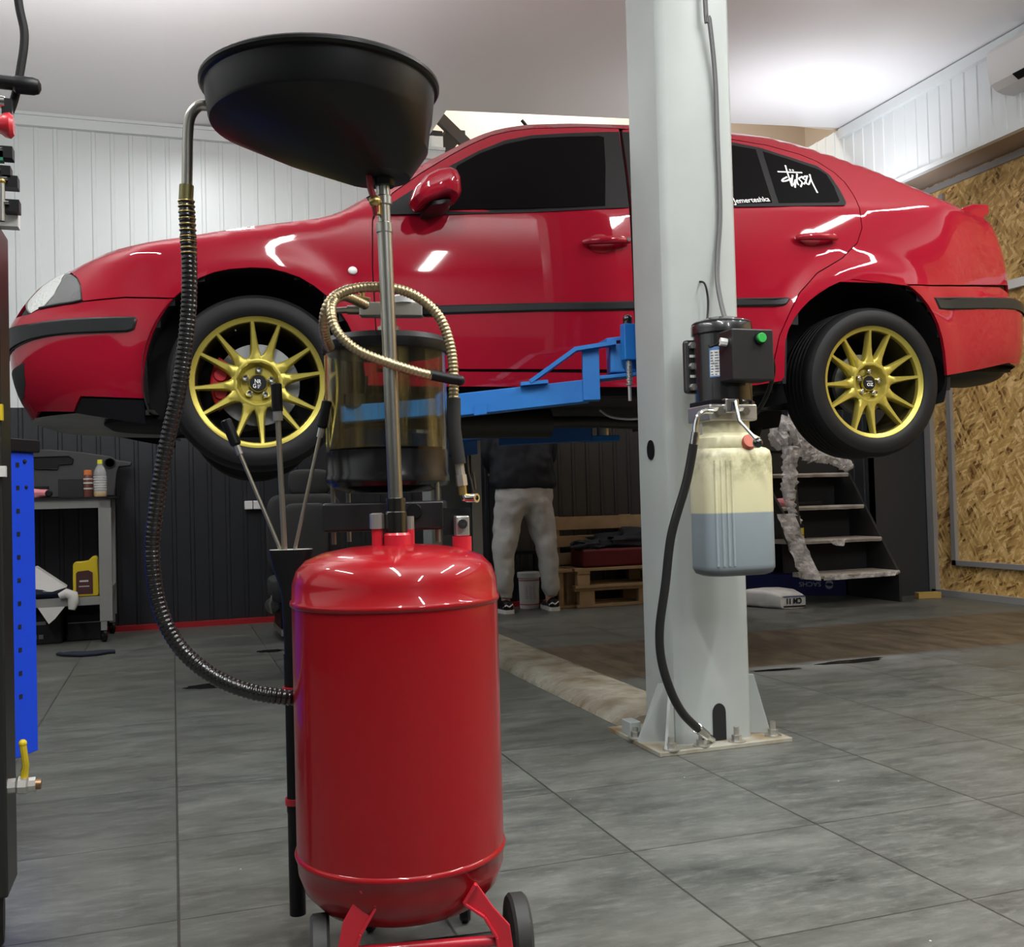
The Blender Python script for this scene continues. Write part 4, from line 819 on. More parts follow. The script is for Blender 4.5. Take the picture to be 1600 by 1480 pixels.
# legs and axle
FX=(.866,-.5) # not used for layout
right=V((cos(YAW),-sin(YAW),0));fwd=V((sin(YAW),cos(YAW),0))
def dp(a,b,z):p=V((dx,dy,0))+right*a+fwd*b;return (p.x,p.y,z)
for pts,b,b2 in(([(-.047,.199),(-.021,.173),(-.048,.128),(-.064,.085),(-.070,.035),(-.095,.035),(-.088,.10),(-.078,.145)],-.166,-.160),([(.136,.187),(.115,.156),(.149,.132),(.168,.099),(.178,.035),(.200,.035),(.190,.116),(.163,.147)],-.124,-.118)):
    mb=MB().prism([dp(a,b,z) for a,z in pts],fwd*.006)
    rim_=[dp(a,b,z) for a,z in pts]
    mb.bar(V(rim_[0])-fwd*.004,V(rim_[1])-fwd*.004,.010,.006).bar(V(rim_[1])-fwd*.003,V(rim_[2])-fwd*.003,.008,.005).bar(V(rim_[2])-fwd*.003,V(rim_[3])-fwd*.003,.008,.005).bar(V(rim_[3])-fwd*.003,V(rim_[4])-fwd*.003,.008,.005)
    mb.build('leg',M['redpaint'],dr,smooth=0,bevel=.0015)
for a,b in((-.08,.13),(.10,.16)):MB().prism([dp(a-.02,b,.14),dp(a+.02,b,.14),dp(a+.025,b+.01,.03),dp(a-.025,b+.01,.03)],fwd*.006).build('leg',M['redpaint'],dr,smooth=0)
MB().tube([dp(-.085,-.155,.092),dp(.176,-.113,.088)],.009,12).build('cross_bar',M['redpaint'],dr)
axv=(right*.327+fwd*.065).normalized()
for s_,a_,b_ in((-1,-.128,-.100),(1,.203,-.032)):
    c=dp(a_,b_,.066);w_=MB().lathe([(.0,-.014),(.036,-.014),(.040,-.016),(.060,-.016),(.065,-.011),(.065,.011),(.060,.016),(.040,.016),(.036,.013),(0,.013)],c,axv*s_,44).build('wheel',mat('wheel_rubber',(.03,.03,.028),.6,bump=(50,.2,.002),var=(30,(.10,.10,.09),.6,.8)),dr,smooth=.5)
    MB().cyl(V(c)+axv*s_*.012,V(c)+axv*s_*.025,.008,n=12).build('axle_nut',M['zinc'],w_)
MB().tube([dp(-.10,-.098,.066),dp(.18,-.040,.066)],.007,10).build('axle_rod',M['blackpl'],dr)
for a_,b_ in((-.08,.15),(.10,.18)):
    c=dp(a_,b_,.03);w_=MB().lathe([(0,-.01),(.026,-.01),(.03,-.006),(.03,.006),(.026,.01),(0,.01)],c,right,28).build('castor',M['blackpl'],dr)
# pole
px0,py0=dx+.003,dy-.008;LN=-.011/.65
MB().lathe([(.0,.745),(.0195,.745),(.0195,.80),(.0175,.802),(.0175,.825),(.015,.826)],(px0,py0,0),n=28).build('pole_clamp',mat('clamp_steel',(.13,.13,.12),.25,1),dr,smooth=.5)
MB().lathe([(.0130,.80),(.0130,1.30),(.0145,1.302),(.0145,1.318),(.0118,1.320)],(px0+.0124,py0-.004,0),(-.0155,.005,1),n=28).build('pole',M['steel'],dr,smooth=.5)
mb=MB().lathe([(.0118,1.318),(.0118,1.350),(.0150,1.352),(.0150,1.366),(.0125,1.368),(.0125,1.385),(.016,1.386),(.016,1.40),(.02,1.402),(.02,1.43)],(px0+.0124,py0-.004,0),(-.0155,.005,1),n=28);mb.build('upper_fitting',M['steel'],dr,smooth=.5);px0-=.0088;py0+=.003
vl=MB().tube([(px0-.016,py0-.012,1.330),(px0-.017,py0-.016,1.345),(px0-.026,py0-.018,1.375),(px0-.028,py0-.016,1.40)],.006,8);vl.build('valve_lever',mat('lever_red',(.25,.02,.03),.4),dr)
MB().sphere((px0-.019,py0-.018,1.352),.0105).cyl((px0-.014,py0-.012,1.33),(px0-.014,py0-.012,1.362),.006).build('valve_nut',M['brass'],dr,smooth=1)
# funnel pan: rim circle offset from the outlet
bc=V((.2645,1.796,0));RB=.205
ol=V((px0,py0,0));rings=[]
def ring(c,r,z,n=64):return [(c.x+r*cos(2*pi*k/n),c.y+r*sin(2*pi*k/n),z) for k in range(n)]
rings=[ring(ol,.0205,1.385),ring(ol,.022,1.396),ring(ol*.88+bc*.12+V((0,0,0)),.062,1.400),ring(ol*.45+bc*.55,.140,1.447),ring(bc,.193,1.492),ring(bc,.1955,1.498),ring(bc,.2015,1.549),ring(bc,.2070,1.551),ring(bc,.2105,1.556),ring(bc,.2105,1.561),ring(bc,.206,1.565),ring(bc,.201,1.561),ring(bc,.199,1.553),ring(bc,.192,1.500),ring(ol*.45+bc*.55,.136,1.452),ring(ol*.88+bc*.12,.056,1.406)]
MB().loft(rings,caps=True).build('funnel_pan',mat('pan_black',(.0035,.0037,.004),.36,spec=.35,bump=(4,.1,.01)),dr,smooth=.45)
# spout pipe on the left and ribbed drain hose
MB().tube(spline([(.078,1.86,1.533),(.058,1.862,1.533),(.043,1.867,1.515),(.038,1.87,1.485),(.036,1.872,1.43),(.034,1.874,1.375)],8),.0095,16).build('spout_pipe',M['steel'],dr)
MB().cyl((.034,1.874,1.392),(.032,1.875,1.358),.0125,n=20).build('hose_clamp',mat('clamp_olive',(.22,.20,.09),.35,.9),dr)
hc=spline([(.033,1.875,1.365),(.035,1.876,1.30),(.036,1.876,1.23),(.032,1.881,1.153),(.017,1.889,1.039),(-.009,1.901,.926),(-.028,1.910,.813),(-.035,1.914,.733),(-.024,1.912,.642),(.007,1.904,.572),(.060,1.887,.520),(.124,1.866,.489),(.200,1.86,.472),(.24,1.90,.47)],10)
L_=0;P=[hc[0]];
for a,b in zip(hc,hc[1:]):
    n=max(1,round((b-a).length/.0022));P+=[a.lerp(b,k/n) for k in range(1,n+1)]
rs=[];d_=0
for i,p in enumerate(P):
    if i:d_+=(P[i]-P[i-1]).length
    rs.append(.0137+.0009*math.sin(2*pi*d_/.0085))
MB().tube(P,rs,14).build('drain_hose',mat('ribbed_hose',(.010,.009,.009),.22,0,.5),dr,smooth=.9)
hx=[];d_=0;T0=P
mbs=MB();k=0
nxt=.0
for i in range(1,len(P)):
    d_+=(P[i]-P[i-1]).length
    if d_>nxt and d_<.10:
        t=(P[i]-P[i-1]).normalized();x,y=perp(t);mbs.tube([P[i]+(x*cos(2*pi*q/16)+y*sin(2*pi*q/16))*.0140 for q in range(16)],.0013,5,closed=True);nxt+=.0105
mbs.build('hose_coil',M['brass'],dr,smooth=2)
# clear chamber above the tank
hx_,hy_=.406,1.975;RC=.120
ch=MB().lathe([(RC,.90),(RC,1.120),(RC-.005,1.120),(RC-.005,.90)],(hx_,hy_,0),n=72).build('clear_cylinder',mat('acrylic',(.97,.95,.88),.05,trans=1,ior=1.12),dr,smooth=.5)
_m=mat('oil_film',(.12,.085,.025),.25);_n,_l,_b=nodes(_m);_g=_n.new('ShaderNodeNewGeometry').outputs['Position'];_f=noise_(_n,_l,_g,26,5,.6,(1,1,.06));_f2=noise_(_n,_l,_g,7,3,.5,(1,1,.2));_a=math_(_n,_l,'MULTIPLY',ramp_(_n,_l,_f,.38,.72),ramp_(_n,_l,_f2,.25,.65));_l.new(math_(_n,_l,'MULTIPLY_ADD',_a,1.1,.10),_b.inputs['Alpha']);_l.new(mix_(_n,_l,ramp_(_n,_l,_f,.45,.75),(.012,.011,.010),(.42,.32,.08)),_b.inputs['Base Color'])
MB().lathe([(RC-.0065,.923),(RC-.0065,1.112)],(hx_,hy_,0),n=72).build('oil_film',_m,ch,smooth=2)
MB().lathe([(0,1.112),(RC+.003,1.112),(RC+.005,1.118),(RC+.005,1.130),(RC-.002,1.141),(.06,1.147),(0,1.147)],(hx_,hy_,0),n=72).build('chamber_lid',M['blackpl'],dr,smooth=.5)
MB().lathe([(0,.905),(RC-.0055,.905),(RC-.0055,.923),(0,.923)],(hx_,hy_,0),n=60).build('waste_oil',mat('old_oil',(.004,.003,.003),.05),ch,smooth=.5)
MB().lathe([(0,.835),(.08,.838),(RC-.002,.850),(RC+.003,.858),(RC+.003,.870),(RC+.001,.874),(RC+.001,.918),(RC-.004,.919),(0,.904)],(hx_,hy_,0),n=72).build('chamber_base',mat('base_black',(.006,.006,.007),.18),dr,smooth=.5)
for a,b in((.10,-.06),(-.10,-.06),(.09,.06),(-.09,.06)):
    p=V((hx_,hy_,0))+right*a+fwd*b;MB().cyl((p.x,p.y,.74),(p.x,p.y,.86),.0045,n=10).build('chamber_strut',M['steel'],dr)
q=V((hx_,hy_,0))-fwd*.05
mb=MB().bar(q-right*.115+V((0,0,.792)),q+right*.115+V((0,0,.792)),.10,.055);mb.build('bracket_box',mat('bracket_blk',(.018,.018,.019),.3),dr,smooth=0,bevel=.006)
for s_ in(-1,1):
    p=q+right*.117*s_+V((0,0,.785));MB().sphere((p.x,p.y,p.z),.006).build('bracket_screw',M['chrome'],dr,smooth=2)
p=q-fwd*.055+right*.06;MB().lathe([(0,0),(.013,0),(.015,-.004),(.015,-.02),(0,-.02)],p+V((0,0,.800)),-fwd).build('bracket_knob',M['blackpl'],dr)
# manifold on the lid
t0=V((hx_,hy_-.01,0))
MB().lathe([(0,1.147),(.022,1.147),(.022,1.165),(.016,1.166),(.016,1.185),(0,1.185)],t0+V((.006,0,0)),n=8).build('lid_fitting',M['steel'],dr,smooth=.3)
MB().bar(t0-right*.05+V((0,0,1.200)),t0+right*.075+V((0,0,1.196)),.028,.028).build('manifold',M['zinc'],dr,smooth=0,bevel=.003)
MB().lathe([(0,-.012),(.023,-.012),(.023,0),(.018,.004),(0,.004)],t0+right*.036+V((0,0,1.222)),(0,0,1)).build('pressure_gauge',M['white'],dr)
MB().bar(t0+right*.075+V((0,0,1.196)),t0+right*.105+V((0,0,1.195)),.024,.024).build('manifold_plug',M['blackpl'],dr,smooth=0,bevel=.003)
mb=MB().cyl(t0-right*.05+V((0,0,1.200)),t0-right*.075+V((0,0,1.201)),.009,n=10).cyl(t0-right*.075+V((0,0,1.201)),t0-right*.098+V((0,0,1.200)),.0065,n=10).sphere(t0-right*.102+V((0,0,1.200)),.008);mb.build('quick_coupler',M['steel'],dr)
mb=MB().cyl(t0-right*.03+V((0,0,1.218)),t0-right*.062+V((0,0,1.226)),.006,n=10).cyl(t0-right*.045+V((0,0,1.205)),t0-right*.045+V((0,0,1.236)),.005,n=10);mb.build('vent_tee',M['brass'],dr)
# small fittings on the tank top
def fit(name,x,y,segs):
    z=segs[0][0];pr=[(0,z)]
    for zz,r in segs:pr.append((r,zz))
    pr.append((0,segs[-1][0]));return MB().lathe(pr,(x,y,0),n=12).build(name,M['zinc'],dr,smooth=.4)
MB().cyl((dx-.03,dy+.0,.735),(dx-.03,dy+.0,.775),.010,n=10).build('gauge_neck',M['redpaint'],dr)
fit('gauge_fitting',dx-.03,dy,[(.772,.013),(.798,.013),(.80,.008)])
MB().cyl((dx+.034,dy+.02,.735),(dx+.034,dy+.02,.77),.008,n=10).build('valve_neck',M['redpaint'],dr)
fit('relief_valve',dx+.034,dy+.02,[(.768,.008),(.792,.008)])
p=V((dx,dy,0))+right*.118+fwd*.06
MB().lathe([(0,.72),(.018,.72),(.018,.752),(0,.752)],p,n=16).build('outlet_socket',M['redpaint'],dr,smooth=.5)
MB().lo((p.x-.013,p.y-.01,.752),(p.x+.013,p.y+.01,.79)).build('outlet_valve',M['zinc'],dr,bevel=.003)
MB().lathe([(.004,0),(.009,0),(.009,.012),(.004,.012)],(p.x,p.y-.01,.775),-fwd,14).build('outlet_nozzle',M['chrome'],dr)
MB().lo((p.x-.03,p.y+.012,.755),(p.x+.022,p.y+.016,.805)).build('outlet_plate',M['blackpl'],dr,smooth=0)
# coiled braided suction hose
gh=M['goldhose']
def hose(pts,r,name,m,pitch=.007,amp=.0007,par=None):
    c=spline(pts,10);P=[c[0]]
    for a,b in zip(c,c[1:]):
        n=max(1,round((b-a).length/.0018));P+=[a.lerp(b,k/n) for k in range(1,n+1)]
    d=0;rs=[]
    for i,p in enumerate(P):
        if i:d+=(P[i]-P[i-1]).length
        rs.append(r+amp*sin(2*pi*d/pitch))
    return MB().tube(P,rs,14).build(name,m,par,smooth=1.2)
hose([(.285,1.90,1.112),(.271,1.86,1.128),(.266,1.83,1.155),(.275,1.82,1.182),(.300,1.825,1.202),(.345,1.826,1.213),(.400,1.812,1.208),(.440,1.80,1.188),(.470,1.79,1.155),(.486,1.785,1.110),(.492,1.783,1.06),(.491,1.783,1.00)],.0092,'suction_hose',gh,par=dr)
hose([(.36,1.93,1.20),(.315,1.88,1.205),(.288,1.83,1.19),(.274,1.80,1.165),(.280,1.785,1.125),(.310,1.775,1.092),(.352,1.765,1.071),(.415,1.757,1.050),(.445,1.757,1.043)],.0088,'suction_hose_loop',gh,par=dr)
MB().tube([(.440,1.757,1.045),(.482,1.757,1.037),(.492,1.757,1.036)],.0095,12).sphere((.496,1.757,1.035),.010).build('hose_end_spring',M['blackpl'],dr)
MB().tube([(.491,1.783,1.005),(.490,1.783,.95),(.498,1.783,.885)],.0130,16).build('hose_sleeve',mat('sleeve_black',(.012,.012,.012),.55,bump=(30,.3,.003)),dr)
MB().cyl((.498,1.783,.888),(.501,1.783,.862),.0085,n=10).cyl((.501,1.783,.865),(.503,1.783,.845),.0105,n=6).build('hose_coupler',M['zinc'],dr,smooth=.3)
MB().cyl((.503,1.783,.847),(.504,1.783,.828),.008,n=12).build('brass_tip',M['brass'],dr)
mb=MB().tube([(.504,1.783,.83),(.506,1.781,.822),(.516,1.779,.82)],.007,10).lathe([(.0045,0),(.0085,0),(.0085,.022),(.0045,.022)],(.512,1.779,.822),right-fwd*.8,14);mb.build('elbow_nozzle',M['chrome'],dr)
# probe tube
tq=V((.210,1.995,0))
tb=MB();rr=[]
for z,a,b in((.732,.043,.022),(.726,.043,.022),(.690,.034,.021),(.650,.021,.019),(.640,.020,.019),(.52,.0165,.0165)):
    rr.append([(tq.x+.006+right.x*a*cos(t)+fwd.x*b*sin(t),tq.y+right.y*a*cos(t)+fwd.y*b*sin(t),z) for t in[2*pi*k/32 for k in range(32)]])
tb.loft(rr,caps=False);tb.build('probe_holder',M['blackpl'],dr,smooth=.9)
mb=MB();mb.loft([[(p[0],p[1],.7325) for p in[(tq.x+.006+right.x*.042*cos(t)+fwd.x*.021*sin(t),tq.y+right.y*.042*cos(t)+fwd.y*.021*sin(t)) for t in[2*pi*k/32 for k in range(32)]]],[(p[0],p[1],.729) for p in[(tq.x+.006+right.x*.042*cos(t)+fwd.x*.021*sin(t),tq.y+right.y*.042*cos(t)+fwd.y*.021*sin(t)) for t in[2*pi*k/32 for k in range(32)]]]]);mb.build('holder_plate',M['offwhite'],dr,smooth=0)
MB().lathe([(.0165,.53),(.0165,.472),(.0155,.47),(.0155,.25),(.0165,.248),(.0165,.23),(.0155,.228),(.0155,.034),(0,.034)],tq+V((.004,0,0)),n=28).build('holder_tube',M['blackpl'],dr,smooth=.5)
for z in(.463,.250):
    MB().lathe([(.0165,z-.006),(.0195,z-.006),(.0195,z+.006),(.0165,z+.006)],tq+V((.004,0,0)),n=28).build('holder_clip',M['redpaint'],dr,smooth=.5)
    MB().bar((tq.x+.02,tq.y-.004,z),(tq.x+.055,tq.y-.035,z),.004,.012).build('clip_arm',M['redpaint'],dr,smooth=0)
# three loose suction probes stand in the holder
pm=mat('probe_steel',(.46,.43,.34),.35,.9)
def probe(a,b,r,label,cap=True):
    a,b=V(a),V(b);d=(b-a).normalized();t=thing('suction_probe',a,label,'suction probe','probes standing in the drainer')
    MB().cyl(a-V((0,0,.0))-d*.02,b,r,n=12).build('rod',pm,t)
    MB().cyl(b-d*.004,b+d*.018,r*1.7,n=8).build('ferrule',M['zinc'],t,smooth=.3)
    MB().lathe([(r*1.9,.0),(.0105,.004),(.0105,.052),(.0085,.054),(.008,.052),(.008,.02),(0,.02)],b+d*.014,d,16).build('rubber_tip',M['blackpl'],t,smooth=.6)
probe((.193,1.995,.740),(.124,2.012,.922),.0038,'suction probe leaning left, with its wide black tip over the wheel rim')
probe((.203,1.99,.740),(.1955,1.985,.985),.0055,'thickest middle suction probe standing nearly upright in the black holder')
probe((.224,1.986,.740),(.272,1.963,.951),.0036,'suction probe leaning right towards the clear chamber')
from mathutils import noise as NZ
def lump(c,size,n=28,amp=.25,fr=3,seed=0,flat=None,sq=1.):
    mb=MB();m=n//2;b=0
    for i in range(m+1):
        t=pi*i/m
        for k in range(n):
            a=2*pi*k/n;d=V((sin(t)*cos(a),sin(t)*sin(a),cos(t)))
            d=V([math.copysign(abs(q)**sq,q) for q in d])
            r=1+amp*NZ.fractal(d*fr+V((seed,seed,seed)),1,2,3)
            p=V((c[0]+d.x*size[0]*r,c[1]+d.y*size[1]*r,c[2]+d.z*size[2]*r))
            if flat is not None:p.z=max(p.z,flat)
            mb.v.append(p)
    for i in range(m):
        for k in range(n):mb.f.append((i*n+k,(i+1)*n+k,(i+1)*n+(k+1)%n,i*n+(k+1)%n))
    return mb
def cloth(P,n=10,amp=.02,fr=6,seed=0,th=.004):
    "P: 4 corner points; sheet with folds"
    a,b,c,d=[V(p) for p in P];G=[]
    for i in range(n+1):
        row=[]
        for j in range(n+1):
            u,v=i/n,j/n;p=(a*(1-u)+b*u)*(1-v)+(d*(1-u)+c*u)*v
            row.append(p+V((0,0,1))*amp*NZ.fractal(p*fr+V((seed,0,0)),1,2,3)+V((0,1,0))*amp*.5*NZ.noise(p*fr+V((0,seed,0))))
        G.append(row)
    return MB().grid(G)
def skin_obj(name,chains,m,parent,root=0,sub=2,solid=0):
    "chains: list of [(point, rx, ry), ...]; chains join where points coincide"
    me=bpy.data.meshes.new(name);o0=wloc(parent);vs=[];rad=[];es=[]
    def idx(p,r):
        for i,q in enumerate(vs):
            if (q-V(p)).length<1e-4:return i
        vs.append(V(p));rad.append(r);return len(vs)-1
    for ch in chains:
        pr=None
        for p,rx,ry in ch:
            i=idx(p,(rx,ry))
            if pr is not None:es.append((pr,i))
            pr=i
    me.from_pydata([tuple(v-o0) for v in vs],es,[]);o=bpy.data.objects.new(name,me);SC.collection.objects.link(o);o.parent=parent
    s=o.modifiers.new('skin','SKIN');s.use_smooth_shade=True
    for i,sv in enumerate(me.skin_vertices[0].data):sv.radius=rad[i];sv.use_root=(i==root)
    q=o.modifiers.new('sub','SUBSURF');q.levels=sub;q.render_levels=sub
    # bake to a mesh so the material slot and shape are plain geometry
    bpy.context.view_layer.update();dg=bpy.context.evaluated_depsgraph_get();m2=bpy.data.meshes.new_from_object(o.evaluated_get(dg))
    o.modifiers.clear();o.data=m2;m2.materials.clear();m2.materials.append(m);m2.shade_smooth()
    return o
# ---------------- tool stand and cabinet at the left edge ----------------
DK=mat('stand_dark',(.04,.04,.038),.35,.6)
ts=thing('tool_stand',(-.36,2.15,0),'dark upright steel tool stand on a castor at the left edge beside the blue cabinet','tool stand')
MB().lo((-.40,2.08,.11),(-.299,2.2,1.36)).build('upright',DK,ts,smooth=0,bevel=.004)
MB().lo((-.44,2.12,1.36),(-.305,2.15,2.2)).build('back_board',M['white'],ts,smooth=0)
MB().lo((-.302,2.10,1.36),(-.268,2.13,1.405)).build('board_edge',M['white'],ts,smooth=0)
MB().lo((-.31,2.075,.99),(-.296,2.09,1.02)).build('yellow_marker',M['yellow'],ts,smooth=0)
MB().lo((-.315,2.07,.885),(-.292,2.09,.905)).build('clip',M['offwhite'],ts,smooth=0)
c=(-.335,2.14,.055);MB().lathe([(0,-.02),(.045,-.02),(.055,-.012),(.055,.012),(.045,.02),(0,.02)],c,(1,.1,0),32).build('castor',M['rubber'],ts,smooth=.5)
def tool(name,label,parts,loc,group='tools hanging on the stand'):
    t=thing(name,loc,label,'tool',group)
    for nm,mb,m in parts:mb.build(nm,m,t,smooth=.7)
    return t
tool('grip_handle','black rubber grip handle sticking out level, topmost on the tool stand',[('handle',MB().tube([(-.36,2.08,1.628),(-.27,2.08,1.626),(-.265,2.08,1.624),(-.235,2.08,1.624),(-.226,2.08,1.624),(-.222,2.08,1.624)],[.013,.013,.0165,.0165,.0135,.006],16),M['blackpl'])],(-.33,2.08,1.62))
tool('red_button_tool','tool with a round red knob under the black grip handle',[('knob',MB().lathe([(0,-.022),(.015,-.022),(.017,-.012),(.022,-.006),(.024,.004),(.018,.010),(0,.010)],(-.280,2.08,1.545),(1,0,.02),20),M['redpaint']),('shaft',MB().tube([(-.34,2.08,1.59),(-.285,2.08,1.588)],.011,10),M['chrome']),('body',MB().lo((-.290,2.075,1.565),(-.272,2.10,1.595)),M['blackpl'])],(-.30,2.08,1.54))
for k,(z,x,mt) in enumerate(((1.492,-.276,'blackpl'),(1.455,-.280,'blackpl'),(1.437,-.268,'blackpl'),(1.362+.03,-.266,'blackpl'))):
    lab=['short black holder with steel bit directly under the red knob','upper of the two square black holders with steel bits','lower of the two square black holders, it sticks out further','lowest black holder above the white board edge'][k]
    tool('bit_holder',lab,[('holder',MB().lo((x-.022,2.07,z-.011),(x+.004,2.10,z+.011)),M[mt]),('bit',MB().tube([(x-.06,2.075,z+.003),(x-.012,2.066,z+.003)],.004,10),M['chrome'])],(x,2.08,z))
tool('screwdriver','slim grey screwdriver with amber tip hanging along the tool stand',[('shaft',MB().tube([(-.290,2.068,1.43),(-.291,2.068,1.36)],.0055,10),M['steel']),('tip',MB().sphere((-.289,2.068,1.435),.006),M['brass'])],(-.29,2.07,1.36))
tool('green_tool','small green tool body half hidden below the red knob',[('body',MB().lo((-.31,2.07,1.475),(-.288,2.09,1.492)),mat('tool_green',(.01,.14,.08),.5))],(-.30,2.07,1.475))
tag(MB().tube(spline([(-.27,2.1,1.95),(-.262,2.1,1.80),(-.252,2.1,1.73),(-.260,2.1,1.66),(-.272,2.1,1.60),(-.29,2.1,1.55)],8),.0078,12).build('air_hose',M['rubber'],at=(-.27,2.1,1.8)),'black hose hanging down from above behind the black grip handle','hose')
bv=thing('ball_valve',(-.28,2.1,.308),'brass and chrome ball valve with a yellow lever pointing out low on the tool stand','valve')
mb=MB().tube([(-.34,2.10,.310),(-.305,2.10,.309)],.011,14);mb.build('inlet_pipe',M['steel'],bv)
MB().tube([(-.300,2.1,.309),(-.286,2.1,.309),(-.282,2.1,.309),(-.268,2.1,.308),(-.264,2.1,.308),(-.252,2.1,.308)],[.014,.014,.0165,.0165,.0135,.0135],8).build('valve_body',M['zinc'],bv,smooth=.3)
MB().tube([(-.255,2.1,.308),(-.243,2.1,.307)],.0095,14).build('outlet',mat('copper_dull',(.3,.18,.10),.4,.9),bv)
MB().tube([(-.272,2.1,.315),(-.271,2.1,.335),(-.268,2.094,.345),(-.272,2.09,.385)],[.007,.007,.006,.0065],8).sphere((-.272,2.09,.388),.0075).build('lever',M['yellow'],bv)
# blue cabinet, turned a little
q0,q1=V((-.359,3.056,0)),V((-.421,2.951,0));dd=(q1-q0).normalized();q1=q0+dd*.42;back=V((dd.y,-dd.x,0));back=back if back.x<0 else -back
cb=thing('tool_cabinet',(-.55,2.95,0),'tall bright blue metal tool cabinet with black top, standing on castors at the left edge','cabinet')
body=[q0,q1,q1+back*.55,q0+back*.55]
MB().prism([(p.x,p.y,.165) for p in body],(0,0,.815)).build('body',M['cabblue'],cb,smooth=0,bevel=.003)
MB().prism([(p.x,p.y,.98) for p in[q0-back*.012+dd*-.012,q1-back*.012,q1+back*.55,q0+back*.55-dd*.012]],(0,0,.035)).build('lid',M['blackpl'],cb,smooth=0,bevel=.004)
fn=-back
for k in range(11):
    z=.945-.062*k
    for u in(.068,):
        p=q0+dd*u+fn*.0008+V((0,0,z));mb=MB().prism([p+dd*a+V((0,0,b)) for a,b in((-.006,-.006),(.006,-.006),(.006,.006),(-.006,.006))],fn*.0006);mb.build('slot_hole',M['liner'],cb,smooth=0)
p=q0+dd*.04+fn*.001+V((0,0,.955));MB().sphere(p,.006).build('rivet',M['liner'],cb)
p=q0+dd*.035+fn*.001+V((0,0,.885));MB().sphere(p,.005).build('rivet',M['liner'],cb)
for p in(q0+dd*.06+back*.06,q1-dd*.06+back*.06,q0+dd*.06+back*.48,q1-dd*.06+back*.48):
    w_=MB().lathe([(0,-.016),(.045,-.016),(.052,-.01),(.052,.01),(.045,.016),(0,.016)],(p.x,p.y,.052),(1,.3,0),28).build('castor',M['rubber'],cb,smooth=.5)
    MB().lo((p.x-.02,p.y-.02,.09),(p.x+.02,p.y+.02,.166)).build('castor_fork',M['zinc'],cb,smooth=0)
# ---------------- work bench ----------------
bn=thing('work_bench',(-.8,6.9,0),'grey steel work bench on castors against the dark ribbed wall','work bench')
gm=M['greymetal'];X0,X1,Y0,Y1=-1.35,-.36,6.72,7.2
MB().lo((X0-.02,Y0-.02,.885),(X1+.03,Y1,.897)).build('bench_top',mat('bench_top_black',(.015,.013,.013),.3),bn,smooth=0)
MB().lo((X0,Y0,.83),(X1,Y0+.03,.885)).lo((X0,Y1-.03,.83),(X1,Y1,.885)).lo((X1-.03,Y0,.83),(X1,Y1,.885)).build('top_frame',gm,bn,smooth=0)
for x,y in((X1-.075,Y0),(X1-.05,Y1-.05),(X0,Y0),(X0,Y1-.05)):
    MB().lo((x,y,.13),(x+(.075 if y==Y0 else .05),y+.05,.885)).build('leg',gm,bn,smooth=0,bevel=.003)
    w_=MB().lathe([(0,-.012),(.034,-.012),(.04,-.008),(.04,.008),(.034,.012),(0,.012)],(x+.02,y+.03,.040),(1,.4,0),24).build('castor',M['blackpl'],bn,smooth=.5)
    MB().lathe([(0,-.014),(.014,-.014),(.014,.014),(0,.014)],(x+.02,y+.03,.040),(1,.4,0),16).build('castor_hub',M['chrome'],w_)
    MB().lo((x+.005,y+.005,.075),(x+.04,y+.045,.13)).build('castor_bracket',M['zinc'],w_,smooth=0)
MB().lo((X0,Y0,.235),(X1-.075,Y0+.03,.285)).lo((X1-.03,Y0+.03,.30),(X1,Y1,.34)).build('shelf_rail',gm,bn,smooth=0)
MB().lo((X0,Y0+.03,.278),(X1-.03,Y1,.284)).build('lower_shelf',mat('shelf_dark',(.06,.06,.058),.5),bn,smooth=0)
bt=thing('water_bottle',(-.425,6.80,.897),'clear ribbed plastic bottle with yellow cap and amber liquid at its bottom on the bench','bottle')
pr=[(0,.0),(.034,.0),(.038,.006)]
for k in range(7):pr+=[(.038,.03+.014*k),(.0355,.037+.014*k)]
pr+=[(.038,.135),(.036,.155),(.028,.178),(.015,.200),(.013,.208)]
MB().lathe(pr,(-.425,6.80,.897),n=32).build('bottle_body',mat('bottle_pet',(.85,.87,.87),.08,alpha=.28,spec=1.),bt,smooth=.9)
for k in range(6):MB().lathe([(.0386,.045+.0155*k),(.0386,.050+.0155*k)],(-.425,6.80,.897),n=24,a0=-1.2-.2*k,a1=1.9-.1*k).build('print_band',M['white'],bt)
MB().lathe([(0,.002),(.033,.002),(.036,.01),(.036,.032),(0,.032)],(-.425,6.80,.897),n=28).build('liquid',mat('amber',(.75,.45,.08),.2,emis=0),bt,smooth=.5)
MB().lathe([(0,.232),(.015,.232),(.016,.205),(.0,.205)],(-.425,6.80,.897),n=20).build('bottle_cap',mat('cap_yellow',(.8,.75,.05),.4),bt,smooth=.5)
sp=thing('spray_can',(-.50,6.86,.897),'brown spray can with orange cap behind the clear bottle on the bench','spray can')
MB().lathe([(0,0),(.03,0),(.03,.13),(.025,.14),(0,.14)],(-.50,6.86,.897),n=24).build('can',mat('can_brown',(.12,.04,.03),.35),sp,smooth=.5)
MB().lathe([(0,.14),(.024,.14),(.024,.17),(0,.172)],(-.50,6.86,.897),n=20).build('can_cap',M['orange'],sp,smooth=.5)
for z in(.05,.085,.11):MB().lathe([(.0305,z),(.0305,z+.008)],(-.50,6.86,.897),n=24).build('can_print',M['offwhite'],sp)
tag(MB().lo((-.67,6.84,.897),(-.525,6.98,1.015)).build('storage_box',mat('box_charcoal',(.014,.014,.015),.6),smooth=0,bevel=.003,at=(-.6,6.9,.897)),'plain charcoal box beside the spray can on the bench top','box')
pk=thing('pink_tool_case',(-.80,6.80,.897),'low pink and black power tool lying next to the charcoal box on the bench','tool')
